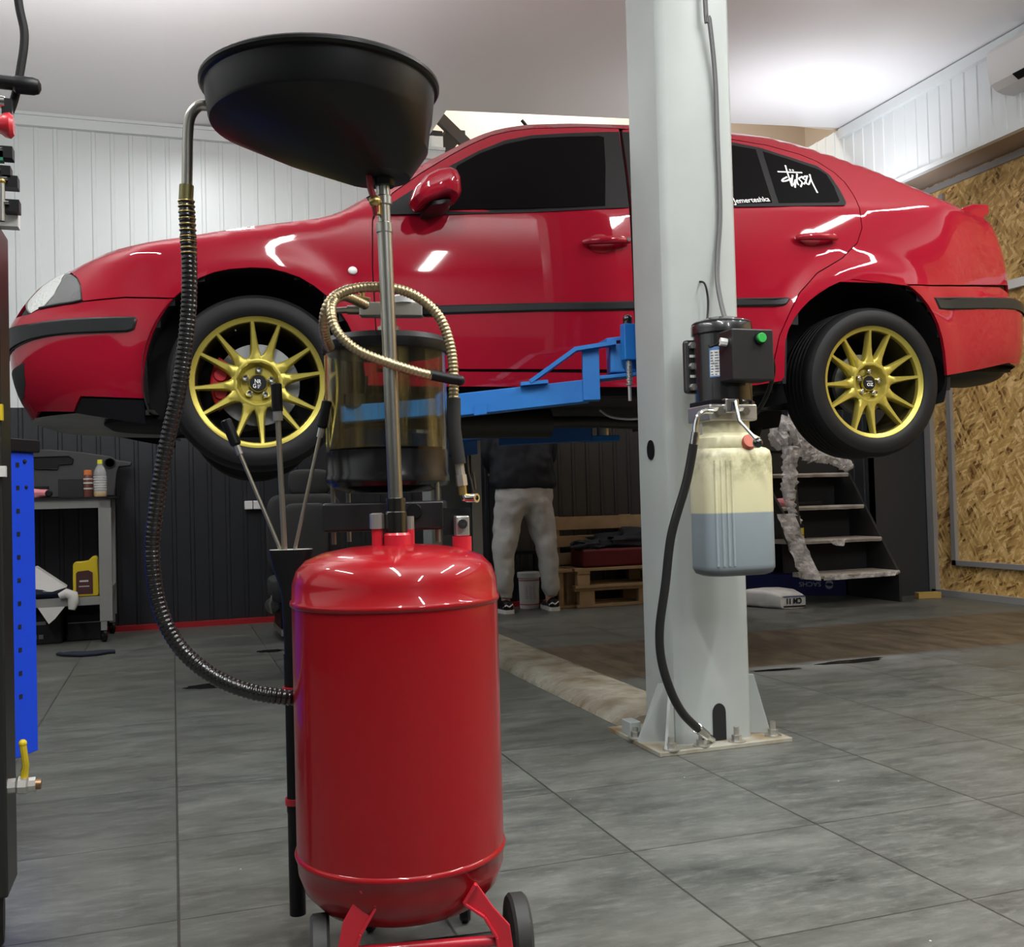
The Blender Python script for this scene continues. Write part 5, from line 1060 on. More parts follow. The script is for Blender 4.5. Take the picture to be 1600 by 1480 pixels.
lump((-.80,6.80,.925),(.10,.04,.030),amp=.2,fr=2,seed=2,flat=.898).build('pink_body',M['pink'],pk,smooth=1)
MB().lathe([(0,-.01),(.020,-.01),(.022,.0),(.015,.008),(0,.008)],(-.715,6.765,.925),(0,-1,0)).build('round_knob',M['blackpl'],pk)
MB().lo((-.90,6.80,.95),(-.72,6.84,.972)).build('black_strip',M['blackpl'],pk,smooth=0,bevel=.004)
# dashboard panel leaning on the wall
db=thing('dashboard_panel',(-.8,7.18,.9),'dark grey car dashboard moulding standing on the bench against the wall','dashboard')
prof=[(-1.35,1.20),(-.95,1.215),(-.75,1.215),(-.55,1.195),(-.38,1.165),(-.34,1.14),(-.25,1.125),(-.26,1.10),(-.33,1.095),(-.345,1.05),(-.36,.905),(-1.35,.9)]
P=[(x,7.13,z) for x,z in prof];MB().prism(P,(0,.09,0)).build('panel',mat('dash_grey',(.045,.045,.046),.55),db,smooth=0,bevel=.008)
o=[(-.84,1.165),(-.63,1.17),(-.605,1.15),(-.61,1.12),(-.69,1.115),(-.70,1.085),(-.83,1.09),(-.85,1.12)]
mb=MB().tube([(x,7.122,z) for x,z in o],.004,6,closed=True);mb.prism([(x,7.129,z) for x,z in o],(0,-.003,0));mb.build('recess',M['blackpl'],db,smooth=0)
MB().lathe([(0,.0),(.03,.0),(.035,.008),(.03,.008),(.025,.002)],(-.385,7.13,1.12),(0,-1,0),24).build('vent',M['blackpl'],db)
# items on the lower shelf
jg=thing('oil_jug',(-.515,6.80,.284),'yellow plastic oil jug with dark label on the lower shelf of the bench','jug')
P=[(-.585,.284),(-.445,.284),(-.440,.30),(-.445,.52),(-.455,.535),(-.475,.53),(-.50,.505),(-.545,.50),(-.575,.50),(-.588,.485),(-.59,.30)]
MB().prism([(x,6.77,z) for x,z in P],(0,.07,0)).build('jug_body',M['yellow'],jg,smooth=0,bevel=.008)
MB().prism([(x,6.768,z) for x,z in((-.57,.30),(-.475,.30),(-.475,.43),(-.50,.445),(-.56,.44),(-.57,.43))],(0,-.002,0)).build('label',mat('label_dark',(.06,.02,.02),.5),jg,smooth=0)
MB().lo((-.55,6.764,.375),(-.50,6.766,.385)).lo((-.555,6.764,.345),(-.495,6.766,.35)).build('label_print',M['offwhite'],jg,smooth=0)
tag(MB().prism([(-1.0,6.78,.33),(-.85,6.76,.46),(-.79,6.77,.475),(-.62,6.76,.345),(-.70,6.72,.325),(-.9,6.72,.34)],(0,.06,.01)).build('fabric_sheet',M['offwhite'],smooth=0,bevel=.006,at=(-.8,6.8,.33)),'pale grey folded fabric sheet peaked above the navy cloth on the lower shelf','fabric')
tag(lump((-.83,6.80,.318),(.25,.09,.036),amp=.15,fr=2,seed=5,flat=.285).build('navy_cloth',M['navy'],smooth=1,at=(-.85,6.8,.285)),'dark navy folded cloth under the pale fabric sheet on the lower bench shelf','cloth')
tag(MB().tube([(-.66,6.70,.30),(-.62,6.70,.315),(-.585,6.70,.30),(-.580,6.695,.26),(-.59,6.69,.215)],[.018,.03,.034,.032,.02],14).build('rolled_sheet',M['offwhite'],smooth=1.2,at=(-.62,6.7,.28)),'pale rolled sheet end drooping over the lower shelf rail of the bench','rolled sheet')
tag(MB().prism([(-.78,6.705,.235),(-.63,6.705,.235),(-.685,6.700,.165),(-.72,6.700,.135)],(0,.006,0)).build('hanging_sheet',M['offwhite'],smooth=0,at=(-.7,6.7,.2)),'white pointed sheet corner hanging below the lower shelf rail','sheet')
cr=thing('black_crate',(-.75,6.95,0),'black case standing on the floor under the work bench','case')
MB().lo((-1.0,6.82,0),(-.66,7.1,.19)).build('case_body',M['liner'],cr,smooth=0,bevel=.01)
MB().lo((-.85,6.814,.12),(-.75,6.82,.14)).lo((-.83,6.814,.035),(-.80,6.82,.06)).lo((-.79,6.814,.035),(-.765,6.82,.06)).build('case_label',mat('label_grey',(.12,.12,.12),.5),cr,smooth=0)
c2=thing('black_crate',(-.55,7.0,0),'lower black case with a pale edge line next to the first case under the bench','case')
MB().lo((-.64,6.88,0),(-.42,7.12,.17)).build('case_body',M['liner'],c2,smooth=0,bevel=.01)
MB().lo((-.63,6.874,.112),(-.43,6.88,.117)).build('case_edge',mat('edge_grey',(.2,.2,.2),.5),c2,smooth=0)
# rags and spills on the floor
rg=[(-.64,6.26),(-.60,6.20),(-.50,6.12),(-.42,6.12),(-.36,6.17),(-.32,6.17),(-.325,6.24),(-.40,6.27),(-.47,6.25),(-.55,6.29),(-.60,6.27),(-.625,6.31)]
mb=MB().prism([(x,y,.002) for x,y in rg],(0,0,.014));tag(mb.build('rag',M['navy'],smooth=0,bevel=.005,at=(-.48,6.2,0)),'crumpled navy rag lying on the grey tiles near the bench','rag')
pud=mat('oil_spill',(.008,.008,.008),.12)
def puddle(x,y,a,b,lab,seed,sp=1,rot=0):
    mb=MB()
    pts=[]
    for k in range(48):
        t=2*pi*k/48;r=1+.35*NZ.fractal(V((cos(t)*1.6+seed,sin(t)*1.6,seed)),1,2,4);u,v=a*r*cos(t),b*r*sin(t)
        pts.append((x+u*cos(rot)-v*sin(rot),y+u*sin(rot)+v*cos(rot),.0006))
    mb.prism(pts,(0,0,.0012));tag(mb.build('oil_spill',pud,smooth=0,at=(x,y,0)),lab,'oil spill','oil spills on the tiles')
puddle(.17,4.84,.125,.065,'glossy dark oil spill on the tiles under the ribbed drain hose',1)
puddle(.51,5.83,.09,.05,'small dark oil spill near the car seat',2)
puddle(3.05,4.07,.20,.040,'long dark oil spill on the tiles beyond the lift post',3,rot=.05)
puddle(2.62,4.03,.14,.022,'narrow dark oil smear beside the longer spill beyond the lift post',4,rot=-.1)
# wall socket
so=thing('wall_socket',(.53,7.28,.82),'white double power socket on the dark ribbed wall','socket')
MB().lo((.475,7.25,.79),(.59,7.293,.85)).build('socket_box',M['white'],so,smooth=0,bevel=.006)
MB().lo((.528,7.247,.79),(.533,7.25,.85)).build('socket_gap',M['blackpl'],so,smooth=0)
# ---------------- loose car seat ----------------
st=thing('car_chair',(.8,6.55,0),'loose dark grey car seat with headrest standing on the floor behind the drainer','car seat')
SCm=M['seatcloth']
def rbox(c,d,r,e=.35):
    return lump(c,(d[0]/2*1.02,d[1]/2*1.02,d[2]/2*1.02),n=32,amp=0,sq=e)
rbox((.80,6.60,.62),(.46,.16,.52),.05).build('backrest',SCm,st,smooth=1.2)
rbox((.80,6.52,.64),(.28,.06,.36),.03).build('back_panel',mat('seat_panel',(.05,.05,.05),.8),st,smooth=1.2)
rbox((.84,6.62,.955),(.26,.11,.17),.04,.5).build('headrest',SCm,st,smooth=1.2)
for x in(.80,.88):MB().tube([(x,6.61,.78),(x,6.615,.92)],.006,8).build('headrest_post',M['chrome'],st)
rbox((.80,6.42,.30),(.48,.46,.16),.05).build('cushion',SCm,st,smooth=1.2)
for x in(.62,.98):MB().lo((x-.015,6.2,.03),(x+.015,6.7,.07)).build('rail',M['steel'],st,smooth=0)
for x in(.62,.98):MB().lo((x-.012,6.25,.06),(x+.012,6.66,.24)).build('seat_frame',M['blackpl'],st,smooth=0)
MB().lathe([(0,-.02),(.045,-.02),(.05,0),(.045,.02),(.02,.024),(0,.024)],(.575,6.40,.20),(-.3,-1,0),24).build('recliner_gear',mat('gear',(.12,.12,.12),.3,.8),st,smooth=.5)
MB().tube([(.565,6.34,.16),(.55,6.30,.22),(.565,6.28,.27)],.009,8).build('release_lever',M['zinc'],st)
# ---------------- person ----------------
pe=thing('person',(2.40,6.93,0),'person with back turned in navy jacket, grey sweatpants and black sneakers at the wall','person')
Yp=6.90
def q(x,z,y=Yp):return (x,y,z)
H_=[(q(2.40,.92),.14,.10)]
legL=[(q(2.40,.90),.150,.105),(q(2.31,.80),.085,.09),(q(2.268,.60),.078,.085),(q(2.250,.45,Yp-.02),.055,.06),(q(2.246,.30,Yp+.0),.052,.055),(q(2.248,.10),.032,.035),(q(2.248,.045,Yp-.005),.034,.03),(q(2.240,.035,Yp+.14),.038,.024)]
legR=[(q(2.40,.90),.150,.105),(q(2.49,.80),.085,.09),(q(2.545,.60),.078,.085),(q(2.575,.45,Yp-.02),.055,.06),(q(2.578,.30),.052,.055),(q(2.585,.10),.032,.035),(q(2.585,.045,Yp-.005),.034,.03),(q(2.60,.035,Yp+.14),.038,.024)]
tor=[(q(2.40,.90),.150,.105),(q(2.40,1.05),.135,.10),(q(2.405,1.22,Yp+.03),.155,.11),(q(2.405,1.38,Yp+.07),.14,.09),(q(2.405,1.47,Yp+.10),.055,.055),(q(2.405,1.55,Yp+.13),.06,.07),(q(2.405,1.63,Yp+.15),.078,.095),(q(2.405,1.71,Yp+.15),.06,.07)]
def armc(s_):
    x=2.405+s_*.19
    return [(q(2.405,1.38,Yp+.07),.14,.09),(q(x-s_*.02,1.40,Yp+.07),.055,.055),(q(x+s_*.03,1.14,Yp+.06),.045,.045),(q(x-s_*.03,1.02,Yp+.17),.033,.035),(q(x-s_*.05,1.01,Yp+.21),.030,.022)]
bd=skin_obj('body',[legL,legR,tor,armc(-1),armc(1)],M['skin'],pe)
# hands with fingers, resting on the wall side
for s_ in(-1,1):
    x=2.405+s_*.14;y=Yp+.21;z=1.01
    ch=[[((x,y,z),.030,.016),((x,y+.05,z),.034,.014)]]
    for k in range(4):
        fx=x-.024+.016*k;ln=(.030,.036,.034,.026)[k]
        ch.append([((x,y+.05,z),.034,.014),((fx,y+.062,z),.009,.009),((fx,y+.062+ln*.6,z-.006),.008,.008),((fx,y+.062+ln,z-.02),.007,.007)])
    ch.append([((x,y,z),.030,.016),((x-s_*.034,y+.025,z-.005),.010,.010),((x-s_*.042,y+.055,z-.012),.009,.009)])
    skin_obj('hand',ch,M['skin'],pe)
# trousers: lofted legs and seat with folds
def ringe(c,rx,ry,n=28,seed=0,amp=.0):
    o=[]
    for k in range(n):
        a=2*pi*k/n;f=1+amp*NZ.fractal(V((cos(a)*1.5+seed,sin(a)*1.5,c[2]*14)),1,2,3);o.append((c[0]+rx*f*cos(a),c[1]+ry*f*sin(a),c[2]))
    return o
def loftz(keys,n=26,amp=.05,seed=0,N_=28):
    R_=[]
    for i in range(n+1):
        t=i/n*(len(keys)-1);k=min(int(t),len(keys)-2);f=t-k;f=f*f*(3-2*f)
        a,b=keys[k],keys[k+1];v=[a[j]+(b[j]-a[j])*f for j in range(5)];R_.append(ringe((v[0],v[1],v[2]),v[3],v[4],N_,seed,amp))
    return R_
mb=MB()
mb.loft(loftz([(2.250,Yp,.105,.043,.050),(2.248,Yp,.135,.047,.055),(2.246,Yp,.16,.064,.070),(2.243,Yp-.01,.28,.073,.080),(2.240,Yp-.02,.42,.076,.085),(2.252,Yp-.01,.50,.084,.095),(2.272,Yp,.62,.100,.110),(2.295,Yp-.005,.72,.113,.125),(2.325,Yp-.01,.80,.128,.130),(2.36,Yp,.90,.15,.125)],40,.07,1))
mb.loft(loftz([(2.588,Yp,.100,.043,.050),(2.588,Yp,.13,.047,.055),(2.588,Yp,.155,.064,.070),(2.583,Yp-.01,.28,.073,.080),(2.574,Yp-.02,.42,.074,.085),(2.556,Yp-.01,.50,.084,.095),(2.532,Yp,.62,.100,.110),(2.508,Yp-.005,.72,.113,.125),(2.478,Yp-.01,.80,.128,.130),(2.44,Yp,.90,.15,.125)],40,.07,4))
mb.loft(loftz([(2.40,Yp-.005,.725,.045,.085),(2.40,Yp-.008,.76,.17,.125),(2.402,Yp-.012,.82,.215,.140),(2.402,Yp-.008,.90,.215,.14),(2.402,Yp,.98,.19,.125)],16,.03,7))
tr=mb.build('sweatpants',M['pants'],pe,smooth=1.3)
rm=tr.modifiers.new('r','REMESH');rm.mode='VOXEL';rm.voxel_size=.012;rm.use_smooth_shade=True
sm_=tr.modifiers.new('s','SMOOTH');sm_.factor=.6;sm_.iterations=5
tx_=bpy.data.textures.new('folds','CLOUDS');tx_.noise_scale=.12;tx_.noise_depth=1;dq=tr.modifiers.new('d','DISPLACE');dq.texture=tx_;dq.strength=.035;dq.mid_level=.5
mb=MB()
mb.loft(loftz([(2.405,Yp,.885,.232,.150),(2.402,Yp,.90,.243,.160),(2.402,Yp,.93,.252,.168),(2.402,Yp+.0,1.05,.240,.160),(2.402,Yp+.03,1.22,.225,.150),(2.405,Yp+.06,1.36,.215,.13),(2.405,Yp+.09,1.45,.11,.08),(2.405,Yp+.10,1.50,.075,.07)],26,.05,9))
for s_ in(-1,1):
    mb.tube(spline([(2.405+s_*.16,Yp+.07,1.38),(2.405+s_*.225,Yp+.06,1.25),(2.405+s_*.235,Yp+.07,1.13),(2.405+s_*.19,Yp+.13,1.05),(2.405+s_*.145,Yp+.20,1.01)],5),[.075,.072,.07,.068,.066,.064,.063,.062,.061,.060,.058,.056,.054,.052,.050,.048,.046,.044,.042,.040,.038][:21],16)
jk=mb.build('jacket',M['jacket'],pe,smooth=1.3)
rm=jk.modifiers.new('r','REMESH');rm.mode='VOXEL';rm.voxel_size=.012;rm.use_smooth_shade=True
dq=jk.modifiers.new('d','DISPLACE');dq.texture=tx_;dq.strength=.03;dq.mid_level=.5
lump((2.405,Yp+.14,1.69),(.088,.105,.082),amp=.06,fr=4,seed=3).build('hair',mat('hair_dark',(.015,.01,.008),.8),pe,smooth=1.3)
mb=MB()
for s_ in(-1,1):mb.tube([(2.405+s_*.032,Yp+.243,1.635),(2.405+s_*.032,Yp+.250,1.635)],.010,10)
mb.build('eyes',M['white'],pe)
MB().tube([(2.405,Yp+.245,1.635),(2.405,Yp+.262,1.598)],[.008,.013],8).build('nose',M['skin'],pe)
MB().tube([(2.385,Yp+.238,1.572),(2.405,Yp+.243,1.570),(2.425,Yp+.238,1.572)],.005,8).build('mouth',mat('lips',(.35,.13,.11),.6),pe)
for s_ in(-1,1):MB().sphere((2.405+s_*.080,Yp+.15,1.63),.022,12,(.4,.8,1.3)).build('ear',M['skin'],pe)
for cx_,sx in((2.245,-1),(2.592,1)):
    G=[]
    for y,w_,h0,h1 in((-.085,.026,.012,.075),(-.075,.036,.010,.088),(-.03,.041,.010,.095),(.03,.044,.010,.092),(.10,.048,.010,.065),(.16,.044,.012,.052),(.20,.030,.014,.042)):
        x0=cx_+sx*.10*(y+.08)
        G.append([(x0+w_*cos(a),Yp+y,(h0+h1)/2+(h1-h0)/2*sin(a)) for a in[2*pi*k/18 for k in range(18)]])
    sh=MB().loft(G).build('shoe',M['blackpl'],pe,smooth=1.2)
    G=[]
    for y,w_ in((-.092,.028),(-.078,.041),(-.03,.045),(.03,.046),(.10,.051),(.17,.046),(.21,.03)):
        x0=cx_+sx*.10*(y+.08);G.append([(x0-w_,Yp+y,.001),(x0+w_,Yp+y,.001),(x0+w_,Yp+y,.028),(x0-w_,Yp+y,.028)])
    MB().loft(G).build('sole',M['white'],sh,smooth=.6)
    MB().tube([(cx_-.036,Yp-.062,.045),(cx_-.022,Yp-.088,.062),(cx_+.0,Yp-.09,.050),(cx_+.026,Yp-.078,.066),(cx_+.040,Yp-.05,.045)],.006,6).build('stripe',M['white'],sh)
# bucket with lid
bk=thing('bucket',(2.50,7.08,0),'white plastic paint bucket with lid and red rings on the floor between the person’s legs','bucket')
B_=(2.505,7.12)
MB().lathe([(0,.0),(.070,.0),(.072,.01),(.078,.225),(.082,.23),(.082,.245),(0,.246)],(*B_,0),n=40).build('pail',M['white'],bk,smooth=.5)
MB().lathe([(.083,.228),(.086,.228),(.087,.262),(.082,.268),(0,.268)],(*B_,0),n=40).build('lid',M['white'],bk,smooth=.5)
for z in(.028,.205):MB().lathe([(.0735+z*.026,z),(.0738+z*.026,z+.006)],(*B_,0),n=40).build('red_ring',M['redpaint'],bk)
random.seed(5)
mb=MB()
for k in range(10):
    for j in range(3):
        a0=R(-130+22*j);a1=a0+R(random.uniform(8,18));z=.075+.0115*k;r_=.0765
        mb.grid([[(B_[0]+r_*cos(a),B_[1]+r_*sin(a),zz) for a in(a0,(a0+a1)/2,a1)] for zz in(z,z+.004)])
mb.build('printed_label',mat('print_pale',(.42,.42,.42),.6),bk,smooth=0)
sb=thing('spray_bottle',(2.38,7.15,.4),'pale spray bottle seen between the knees of the standing person','bottle')
MB().lathe([(0,0),(.028,0),(.032,.01),(.028,.06),(.016,.10),(.010,.12),(0,.12)],(2.385,7.16,.425),n=24).build('bottle_body',M['offwhite'],sb,smooth=.9)
MB().lo((2.375,7.11,.545),(2.40,7.18,.575)).build('trigger_head',M['blackpl'],sb,smooth=0,bevel=.003)
tag(MB().lo((2.26,7.10,.40),(2.62,7.24,.425)).lo((2.30,7.20,.0),(2.32,7.23,.40)).lo((2.58,7.20,.0),(2.60,7.23,.40)).build('low_shelf',M['liner'],smooth=0,at=(2.45,7.2,0)),'black low shelf at the wall carrying the spray bottle, behind the person','shelf')
# ---------------- pallet bench ----------------
WD=M['wood']
pb=thing('pallet_seat',(3.1,7.0,0),'bench made of two stacked wooden pallets with a slatted pallet back','pallet bench')
def brd(a,b,nm='board'):MB().lo(a,b).build(nm,WD,pb,smooth=0,bevel=.003)
# lower pallet
xa,xb,ya,yb=2.80,3.95,6.90,7.24
for y in(6.90,7.06,7.20):
    brd((xa-.0,y,.0),(xb,y+.06,.022))
for x in(2.82,3.30,3.80):
    for y in(6.90,7.19):brd((x,y,.022),(x+.12,y+.07,.12),'block')
for y in(6.90,7.06,7.20):brd((xa-.02,y,.12),(xb,y+.07,.142))
# upper pallet
for x in(2.80,3.35,3.83):
    for y in(6.885,7.18):brd((x,y,.165),(x+.10,y+.06,.245),'block')
for y in(6.88,7.06,7.20):brd((xa-.02,y,.143),(xb,y+.07,.165))
for y in(6.88,6.97,7.06,7.15):brd((2.78,y,.268),(xb,y+.075,.29))
for x in(2.80,3.35,3.83):brd((x,6.88,.246),(x+.10,7.24,.268))
brd((2.66,6.93,.262),(2.84,7.24,.284));brd((2.68,6.96,.0),(2.72,6.99,.262),'leg');brd((2.76,7.0,.02),(2.82,7.05,.262),'leg')
brd((2.66,6.95,.0),(2.85,7.2,.018))
# back slats
for z0,z1 in((.565,.665),(.435,.52),(.30,.39)):brd((2.66,7.20,z0),(3.95,7.222,z1),'back_slat')
for x in(2.70,3.3,3.85):brd((x,7.222,.29),(x+.10,7.245,.67),'back_post')
tag(MB().lo((2.86,6.90,.2905),(3.9,7.17,.425)).build('red_cushion',mat('cushion_red',(.10,.004,.008),.7),smooth=.5,bevel=.02,at=(3.3,7.0,.29)),'dark red foam cushion lying on the pallet bench','cushion')
tag(lump((3.42,7.06,.47),(.42,.10,.085),n=40,amp=.5,fr=2.3,seed=11,flat=.4255).build('black_jacket',M['jacket'],smooth=1.2,at=(3.4,7.05,.43)),'heap of black clothes thrown on the dark red cushion','clothes')
tag(lump((2.93,7.02,.452),(.13,.09,.04),n=30,amp=.5,fr=2.3,seed=15,flat=.4255).build('black_glove',M['jacket'],smooth=1.2,at=(2.93,7.02,.43)),'small black garment draped over the left end of the red cushion','clothes')
# ---------------- stairs ----------------
sx=thing('steel_stairs',(4.5,6.2,0),'dark steps with plastic-wrapped treads rising beside the dark corner','stairs')
# treads rise away from the camera
ST=[(4.25,4.95,6.04,.225),(4.19,4.93,6.20,.462),(4.15,4.91,6.36,.70),(4.12,4.90,6.52,.945)]
for k,(x0,x1,y,z) in enumerate(ST):
    G=[]
    for i in range(25):
        x=x0+(x1-x0)*i/24;j=.005*NZ.noise(V((x*14,k*5,0)));G.append([(x,y-.012+j,z-.028+j),(x,y-.018+j,z-.010),(x,y-.008,z+.002+j*.4),(x,y+.28,z+.002),(x,y+.28,z-.03)])
    MB().loft(G).build('tread',M['stepwood'],sx,smooth=.9)
MB().prism([(4.955,6.02,0),(4.955,6.02,.20),(4.955,6.60,1.0),(4.955,6.9,1.0),(4.955,6.9,0)],(-.02,0,0)).build('stringer',M['darkstep'],sx,smooth=0)
MB().prism([(4.21,6.08,.20),(4.21,6.00,.26),(4.07,6.62,1.18),(4.07,6.70,1.02)],(.02,0,0)).build('stringer',M['darkstep'],sx,smooth=0)
for k,(x0,x1,y,z) in list(enumerate(ST))[1:]:MB().lo((x0,y+.14,z-.24),(x1-.02,y+.15,z-.03)).build('riser',M['liner'],sx,smooth=0)
MB().lo((4.1,6.68,.95),(4.93,7.28,1.12)).build('landing',M['darkstep'],sx,smooth=0)
MB().tube([(4.14,6.02,.20),(4.12,6.05,.60),(4.12,6.1,1.20),(4.14,6.7,1.45)],.02,10).build('handrail',M['darkstep'],sx)
WR=M['wrap']
def wrapobj(name,pts,rad,lab,seed):
    P=spline(pts,8);n=len(P);mb=MB();rr=[]
    for i,p in enumerate(P):
        t=(P[min(i+1,n-1)]-P[max(i-1,0)]).normalized();x,y=perp(t);f=i/(n-1)*(len(rad)-1);k=min(int(f),len(rad)-2);r=rad[k]+(rad[k+1]-rad[k])*(f-k)
        rr.append([p+(x*cos(a)+y*sin(a))*r*(1+.55*NZ.fractal(V((cos(a)*2+seed,sin(a)*2,i*.55)),1,2,3)) for a in[2*pi*q_/18 for q_ in range(18)]])
    mb.loft(rr);return tag(mb.build(name,WR,smooth=.5,at=pts[0]),lab,'plastic film','plastic film on the stairs')
wrapobj('plastic_film',[(4.02,6.16,1.16),(4.10,6.15,1.20),(4.20,6.14,1.22),(4.28,6.13,1.10),(4.33,6.12,1.04)],[.05,.11,.12,.07,.04],'big crumpled clear film bundle at the top of the stair rail beside the pump tank',1)
wrapobj('plastic_film',[(4.17,6.13,1.26),(4.16,6.12,1.33),(4.15,6.12,1.39)],[.05,.035,.02],'thin twist of clear film standing up at the very top of the bundle',2)
wrapobj('plastic_film',[(4.33,6.11,1.05),(4.45,6.1,1.06),(4.55,6.08,1.00),(4.57,6.06,.955)],[.04,.05,.045,.03],'white film roll lying to the right across the top step under the rear tyre',3)
wrapobj('plastic_film',[(4.12,6.10,1.12),(4.10,6.08,.98),(4.075,6.07,.85),(4.09,6.07,.72),(4.10,6.06,.64)],[.06,.045,.05,.035,.03],'narrow twisted film hanging straight down along the stair rail',4)
def film_sheet(pts,lab,seed):
    a,b,c,d=[V(p) for p in pts];G=[]
    for i in range(17):
        row=[]
        for j in range(9):
            u,v=i/16,j/8;p=(a*(1-v)+b*v)*(1-u)+(d*(1-v)+c*v)*u;row.append(p+V((.008,-.02,0))*NZ.fractal(p*14+V((seed,0,0)),1,2,3))
        G.append(row)
    return tag(MB().grid(G).build('plastic_film',WR,smooth=.3,at=pts[0]),lab,'plastic film','plastic film on the stairs')
film_sheet([(3.95,6.04,.66),(4.08,6.02,.66),(4.25,5.98,.19),(4.09,6.0,.21)],'creased clear film sheet wrapped around the lower slanted stair side',6)
film_sheet([(4.30,6.018,.222),(4.93,6.018,.222),(4.90,6.018,.19),(4.32,6.018,.185)],'clear film hanging from the front of the lowest tread',8)
film_sheet([(4.45,6.180,.46),(4.62,6.180,.46),(4.58,6.175,.41),(4.52,6.175,.415)],'short clear film flap hanging from the second tread',9)
tg=thing('yellow_jar',(4.25,6.26,.464),'black jar with yellow label and crumpled foil top on the second tread','jar')
MB().lathe([(0,0),(.044,0),(.046,.006),(.046,.105),(.04,.112),(0,.112)],(4.25,6.245,.466),n=28).build('jar_body',M['blackpl'],tg,smooth=.5)
MB().lathe([(.0468,.012),(.0468,.085)],(4.25,6.245,.466),n=28).build('label',mat('label_yellow',(.55,.45,.02),.5),tg)
text_mb('АВТО',(4.212,6.192,.476),(1,-.03,0),(0,0,1),.036,.0,None,.001,.8).build('label_lettering',M['blackpl'],tg,smooth=0,fixn=False)
lump((4.25,6.245,.602),(.036,.03,.032),n=20,amp=.6,fr=3,seed=4).build('foil',mat('foil',(.7,.72,.75),.25,.6),tg,smooth=.3)
tag(lump((4.24,6.42,.735),(.10,.05,.03),amp=.2,fr=2,seed=8,flat=.703).build('pink_cloth',M['pink'],smooth=1,at=(4.27,6.4,.7)),'pink cloth lying on the upper tread beside the hanging film','cloth')
tag(MB().bar((4.36,6.41,.722),(4.56,6.38,.722),.03,.022).build('black_tool',M['blackpl'],smooth=0,bevel=.004,at=(4.45,6.4,.72)),'small black tool lying right of the pink cloth on the upper tread','tool')
tag(MB().lo((4.22,6.64,1.12),(4.62,6.9,1.30)).build('charcoal_case',mat('case_charcoal',(.03,.03,.032),.5),smooth=0,bevel=.015,at=(4.4,6.7,1.12)),'dark case on the stair landing under the plastic film','case')
# blue carton, cement bag, wooden block
bx=thing('blue_carton',(4.5,6.35,0),'long dark blue carton with upside-down white lettering under the lowest step','carton')
MB().prism([(4.25,7.02,0),(4.915,6.60,0),(4.945,6.80,0),(4.28,7.22,0)],(0,0,.165)).build('carton_body',mat('carton_blue',(.006,.012,.10),.5),bx,smooth=0,bevel=.004)
bd_=V((4.915-4.25,6.60-7.02,0)).normalized();org=V((4.25,7.02,0))+bd_*.60+V((0,-.004,0))
text_mb('SACHS',org+V((0,0,.105)),-bd_,(0,0,-1),.05,.0,None,.0006,1.1).build('lettering',mat('pale_blue',(.35,.38,.5),.6),bx,smooth=0,fixn=False)
cc_=org+bd_*.06+V((0,0,.085))
mb=MB()
for s_ in(0,pi):
    G=[]
    for i in range(13):
        a=s_+pi*.95*i/12;w_=.011*sin(pi*i/12)+.001;G.append([cc_+bd_*(r_*cos(a))+V((0,0,r_*sin(a)*.9)) for r_ in(.026-w_,.026+w_)])
    mb.grid(G)
mb.build('swirl_emblem',mat('pale_blue2',(.35,.38,.5),.6),bx,smooth=0,fixn=False)
bg=thing('cement_bag',(4.0,6.2,0),'white paper cement bag with upside-down CM 11 print on the floor behind the lift post','bag')
rings=[]
c0,c1=V((3.55,6.42,0)),V((4.06,6.16,0))
def bagring(c,h,w_,d_):
    o=[]
    for a in[2*pi*k/24 for k in range(24)]:
        x=math.copysign(abs(cos(a))**.35,cos(a))*w_;z=math.copysign(abs(sin(a))**.45,sin(a))*h;o.append(c+d_*x+V((0,0,z+h+.001)))
    return o
a0=V((3.90,6.29,0));ax=V((0,-1,0)) 
A0,A1,A2,A3=V((3.92,6.42,0)),V((3.98,6.075,0)),V((4.175,6.06,0)),V((4.165,6.42,0))
mb=MB();rg_=[]
for f,h,sc in((0,.02,.9),(.05,.045,1),(.3,.064,1.02),(.7,.062,1.02),(.93,.052,1.),(1.,.046,.98)):
    l=A0.lerp(A1,f);r=A3.lerp(A2,f);l=l+V((-.12,0.02,0))*(1-f)
    c=(l+r)/2;hw=(r-l)/2*sc
    o=[]
    for a in[2*pi*k/28 for k in range(28)]:
        x=math.copysign(abs(cos(a))**.3,cos(a));z=math.copysign(abs(sin(a))**.4,sin(a));o.append(c+hw*x+V((0,0,z*h+h+.001+.004*NZ.noise(V((x*3,f*5,z*2))))))
    rg_.append(o)
mb.loft(rg_).build('paper_bag',mat('bag_paper',(.58,.57,.55),.6,bump=(14,.5,.01),var=(8,(.42,.42,.41),.45,.7)),bg,smooth=.7)
ed=(A2-A1).normalized();fo=A1.lerp(A2,.97)+V((0,-.006,0))
text_mb('CM 11',fo+V((-.030,0,.071)),-ed,(0,0,-1),.052,.0,None,.0022,.85).build('bag_lettering',M['liner'],bg,smooth=0,fixn=False)
mb=MB()
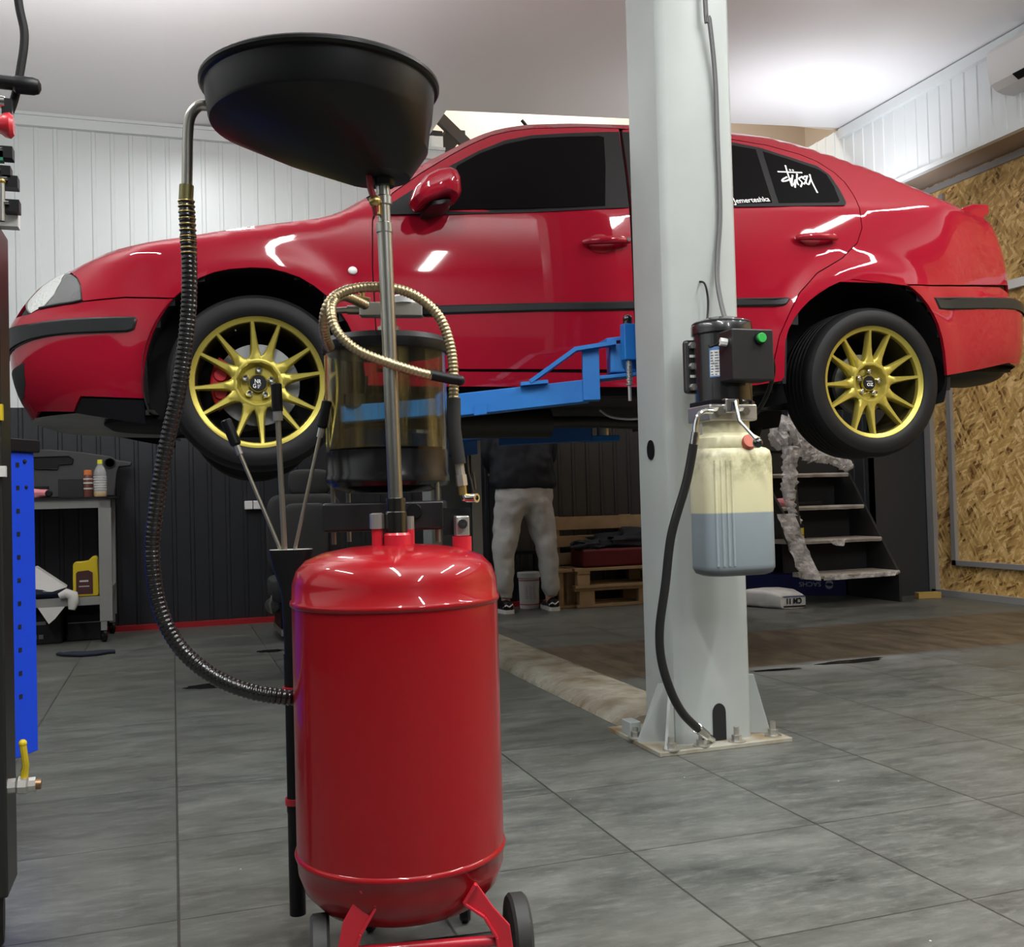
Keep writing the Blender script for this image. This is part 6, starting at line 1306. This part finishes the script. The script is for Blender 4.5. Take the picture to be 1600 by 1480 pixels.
def strip(x0,x1,z0,z1,m,nm):
    p=A1.lerp(A2,x0)+V((0,-.005,0));q_=A1.lerp(A2,x1)+V((0,-.005,0));MB().prism([p+V((0,0,z0)),q_+V((0,0,z0)),q_+V((0,0,z1)),p+V((0,0,z1))],(0,-.0008,0)).build(nm,m,bg,smooth=0)
strip(.1,.97,.010,.021,M['liner'],'black_band');strip(.1,.97,.080,.086,mat('band_blue',(.02,.06,.22),.6),'blue_band')
tag(MB().prism([(5.17,6.10,0),(5.34,6.06,0),(5.36,6.13,0),(5.19,6.17,0)],(0,0,.045)).build('wood_block',mat('block_yellow',(.40,.26,.07),.7),smooth=0,bevel=.003,at=(5.25,6.12,0)),'short yellowish wood block on the floor in the corner by the board gate','wood block')
# air conditioner
ac=thing('air_conditioner',(5.06,4.6,3.3),'white wall air conditioner unit high on the right wall','air conditioner')
P=[(5.165,3.60),(5.02,3.60),(4.975,3.585),(4.955,3.55),(4.955,3.44),(4.975,3.36),(5.02,3.325),(5.08,3.31),(5.165,3.31)]
MB().prism([(x,5.05,z) for x,z in P],(0,-.85,0)).build('housing',mat('ac_white',(.74,.74,.73),.3),ac,smooth=.4,bevel=.006)
MB().prism([(4.972,4.86,3.362),(5.008,4.86,3.332),(5.012,4.86,3.326),(4.966,4.86,3.356)],(0,-.6,0)).build('air_flap',M['blackpl'],ac,smooth=0)
# stair flight above, seen through the ceiling opening
us=thing('upper_stair',(2.2,7.7,3.2),'dark steel stair flight behind the car roof under the ceiling opening','stairs')
dk=mat('stringer_grey',(.05,.05,.052),.5)
MB().bar((1.70,7.62,4.12),(2.95,7.62,3.02),.05,.085).build('stringer',dk,us,smooth=0)
MB().bar((1.70,8.30,4.12),(2.95,8.30,3.02),.05,.085).build('stringer',dk,us,smooth=0)
for k in range(5):
    x=1.85+.24*k;z=3.92-.21*k;MB().lo((x,7.62,z),(x+.16,8.3,z+.03)).build('tread',dk,us,smooth=0)
tag(MB().tube(spline([(2.72,7.6,3.86),(2.77,7.6,3.80),(2.80,7.6,3.73),(2.83,7.6,3.6)],5),.014,8).build('hanging_cable',M['blackpl'],at=(2.8,7.6,3.7)),'short dark cable in the beige gap above the car roof','cable')
# screws on the back wall sheets
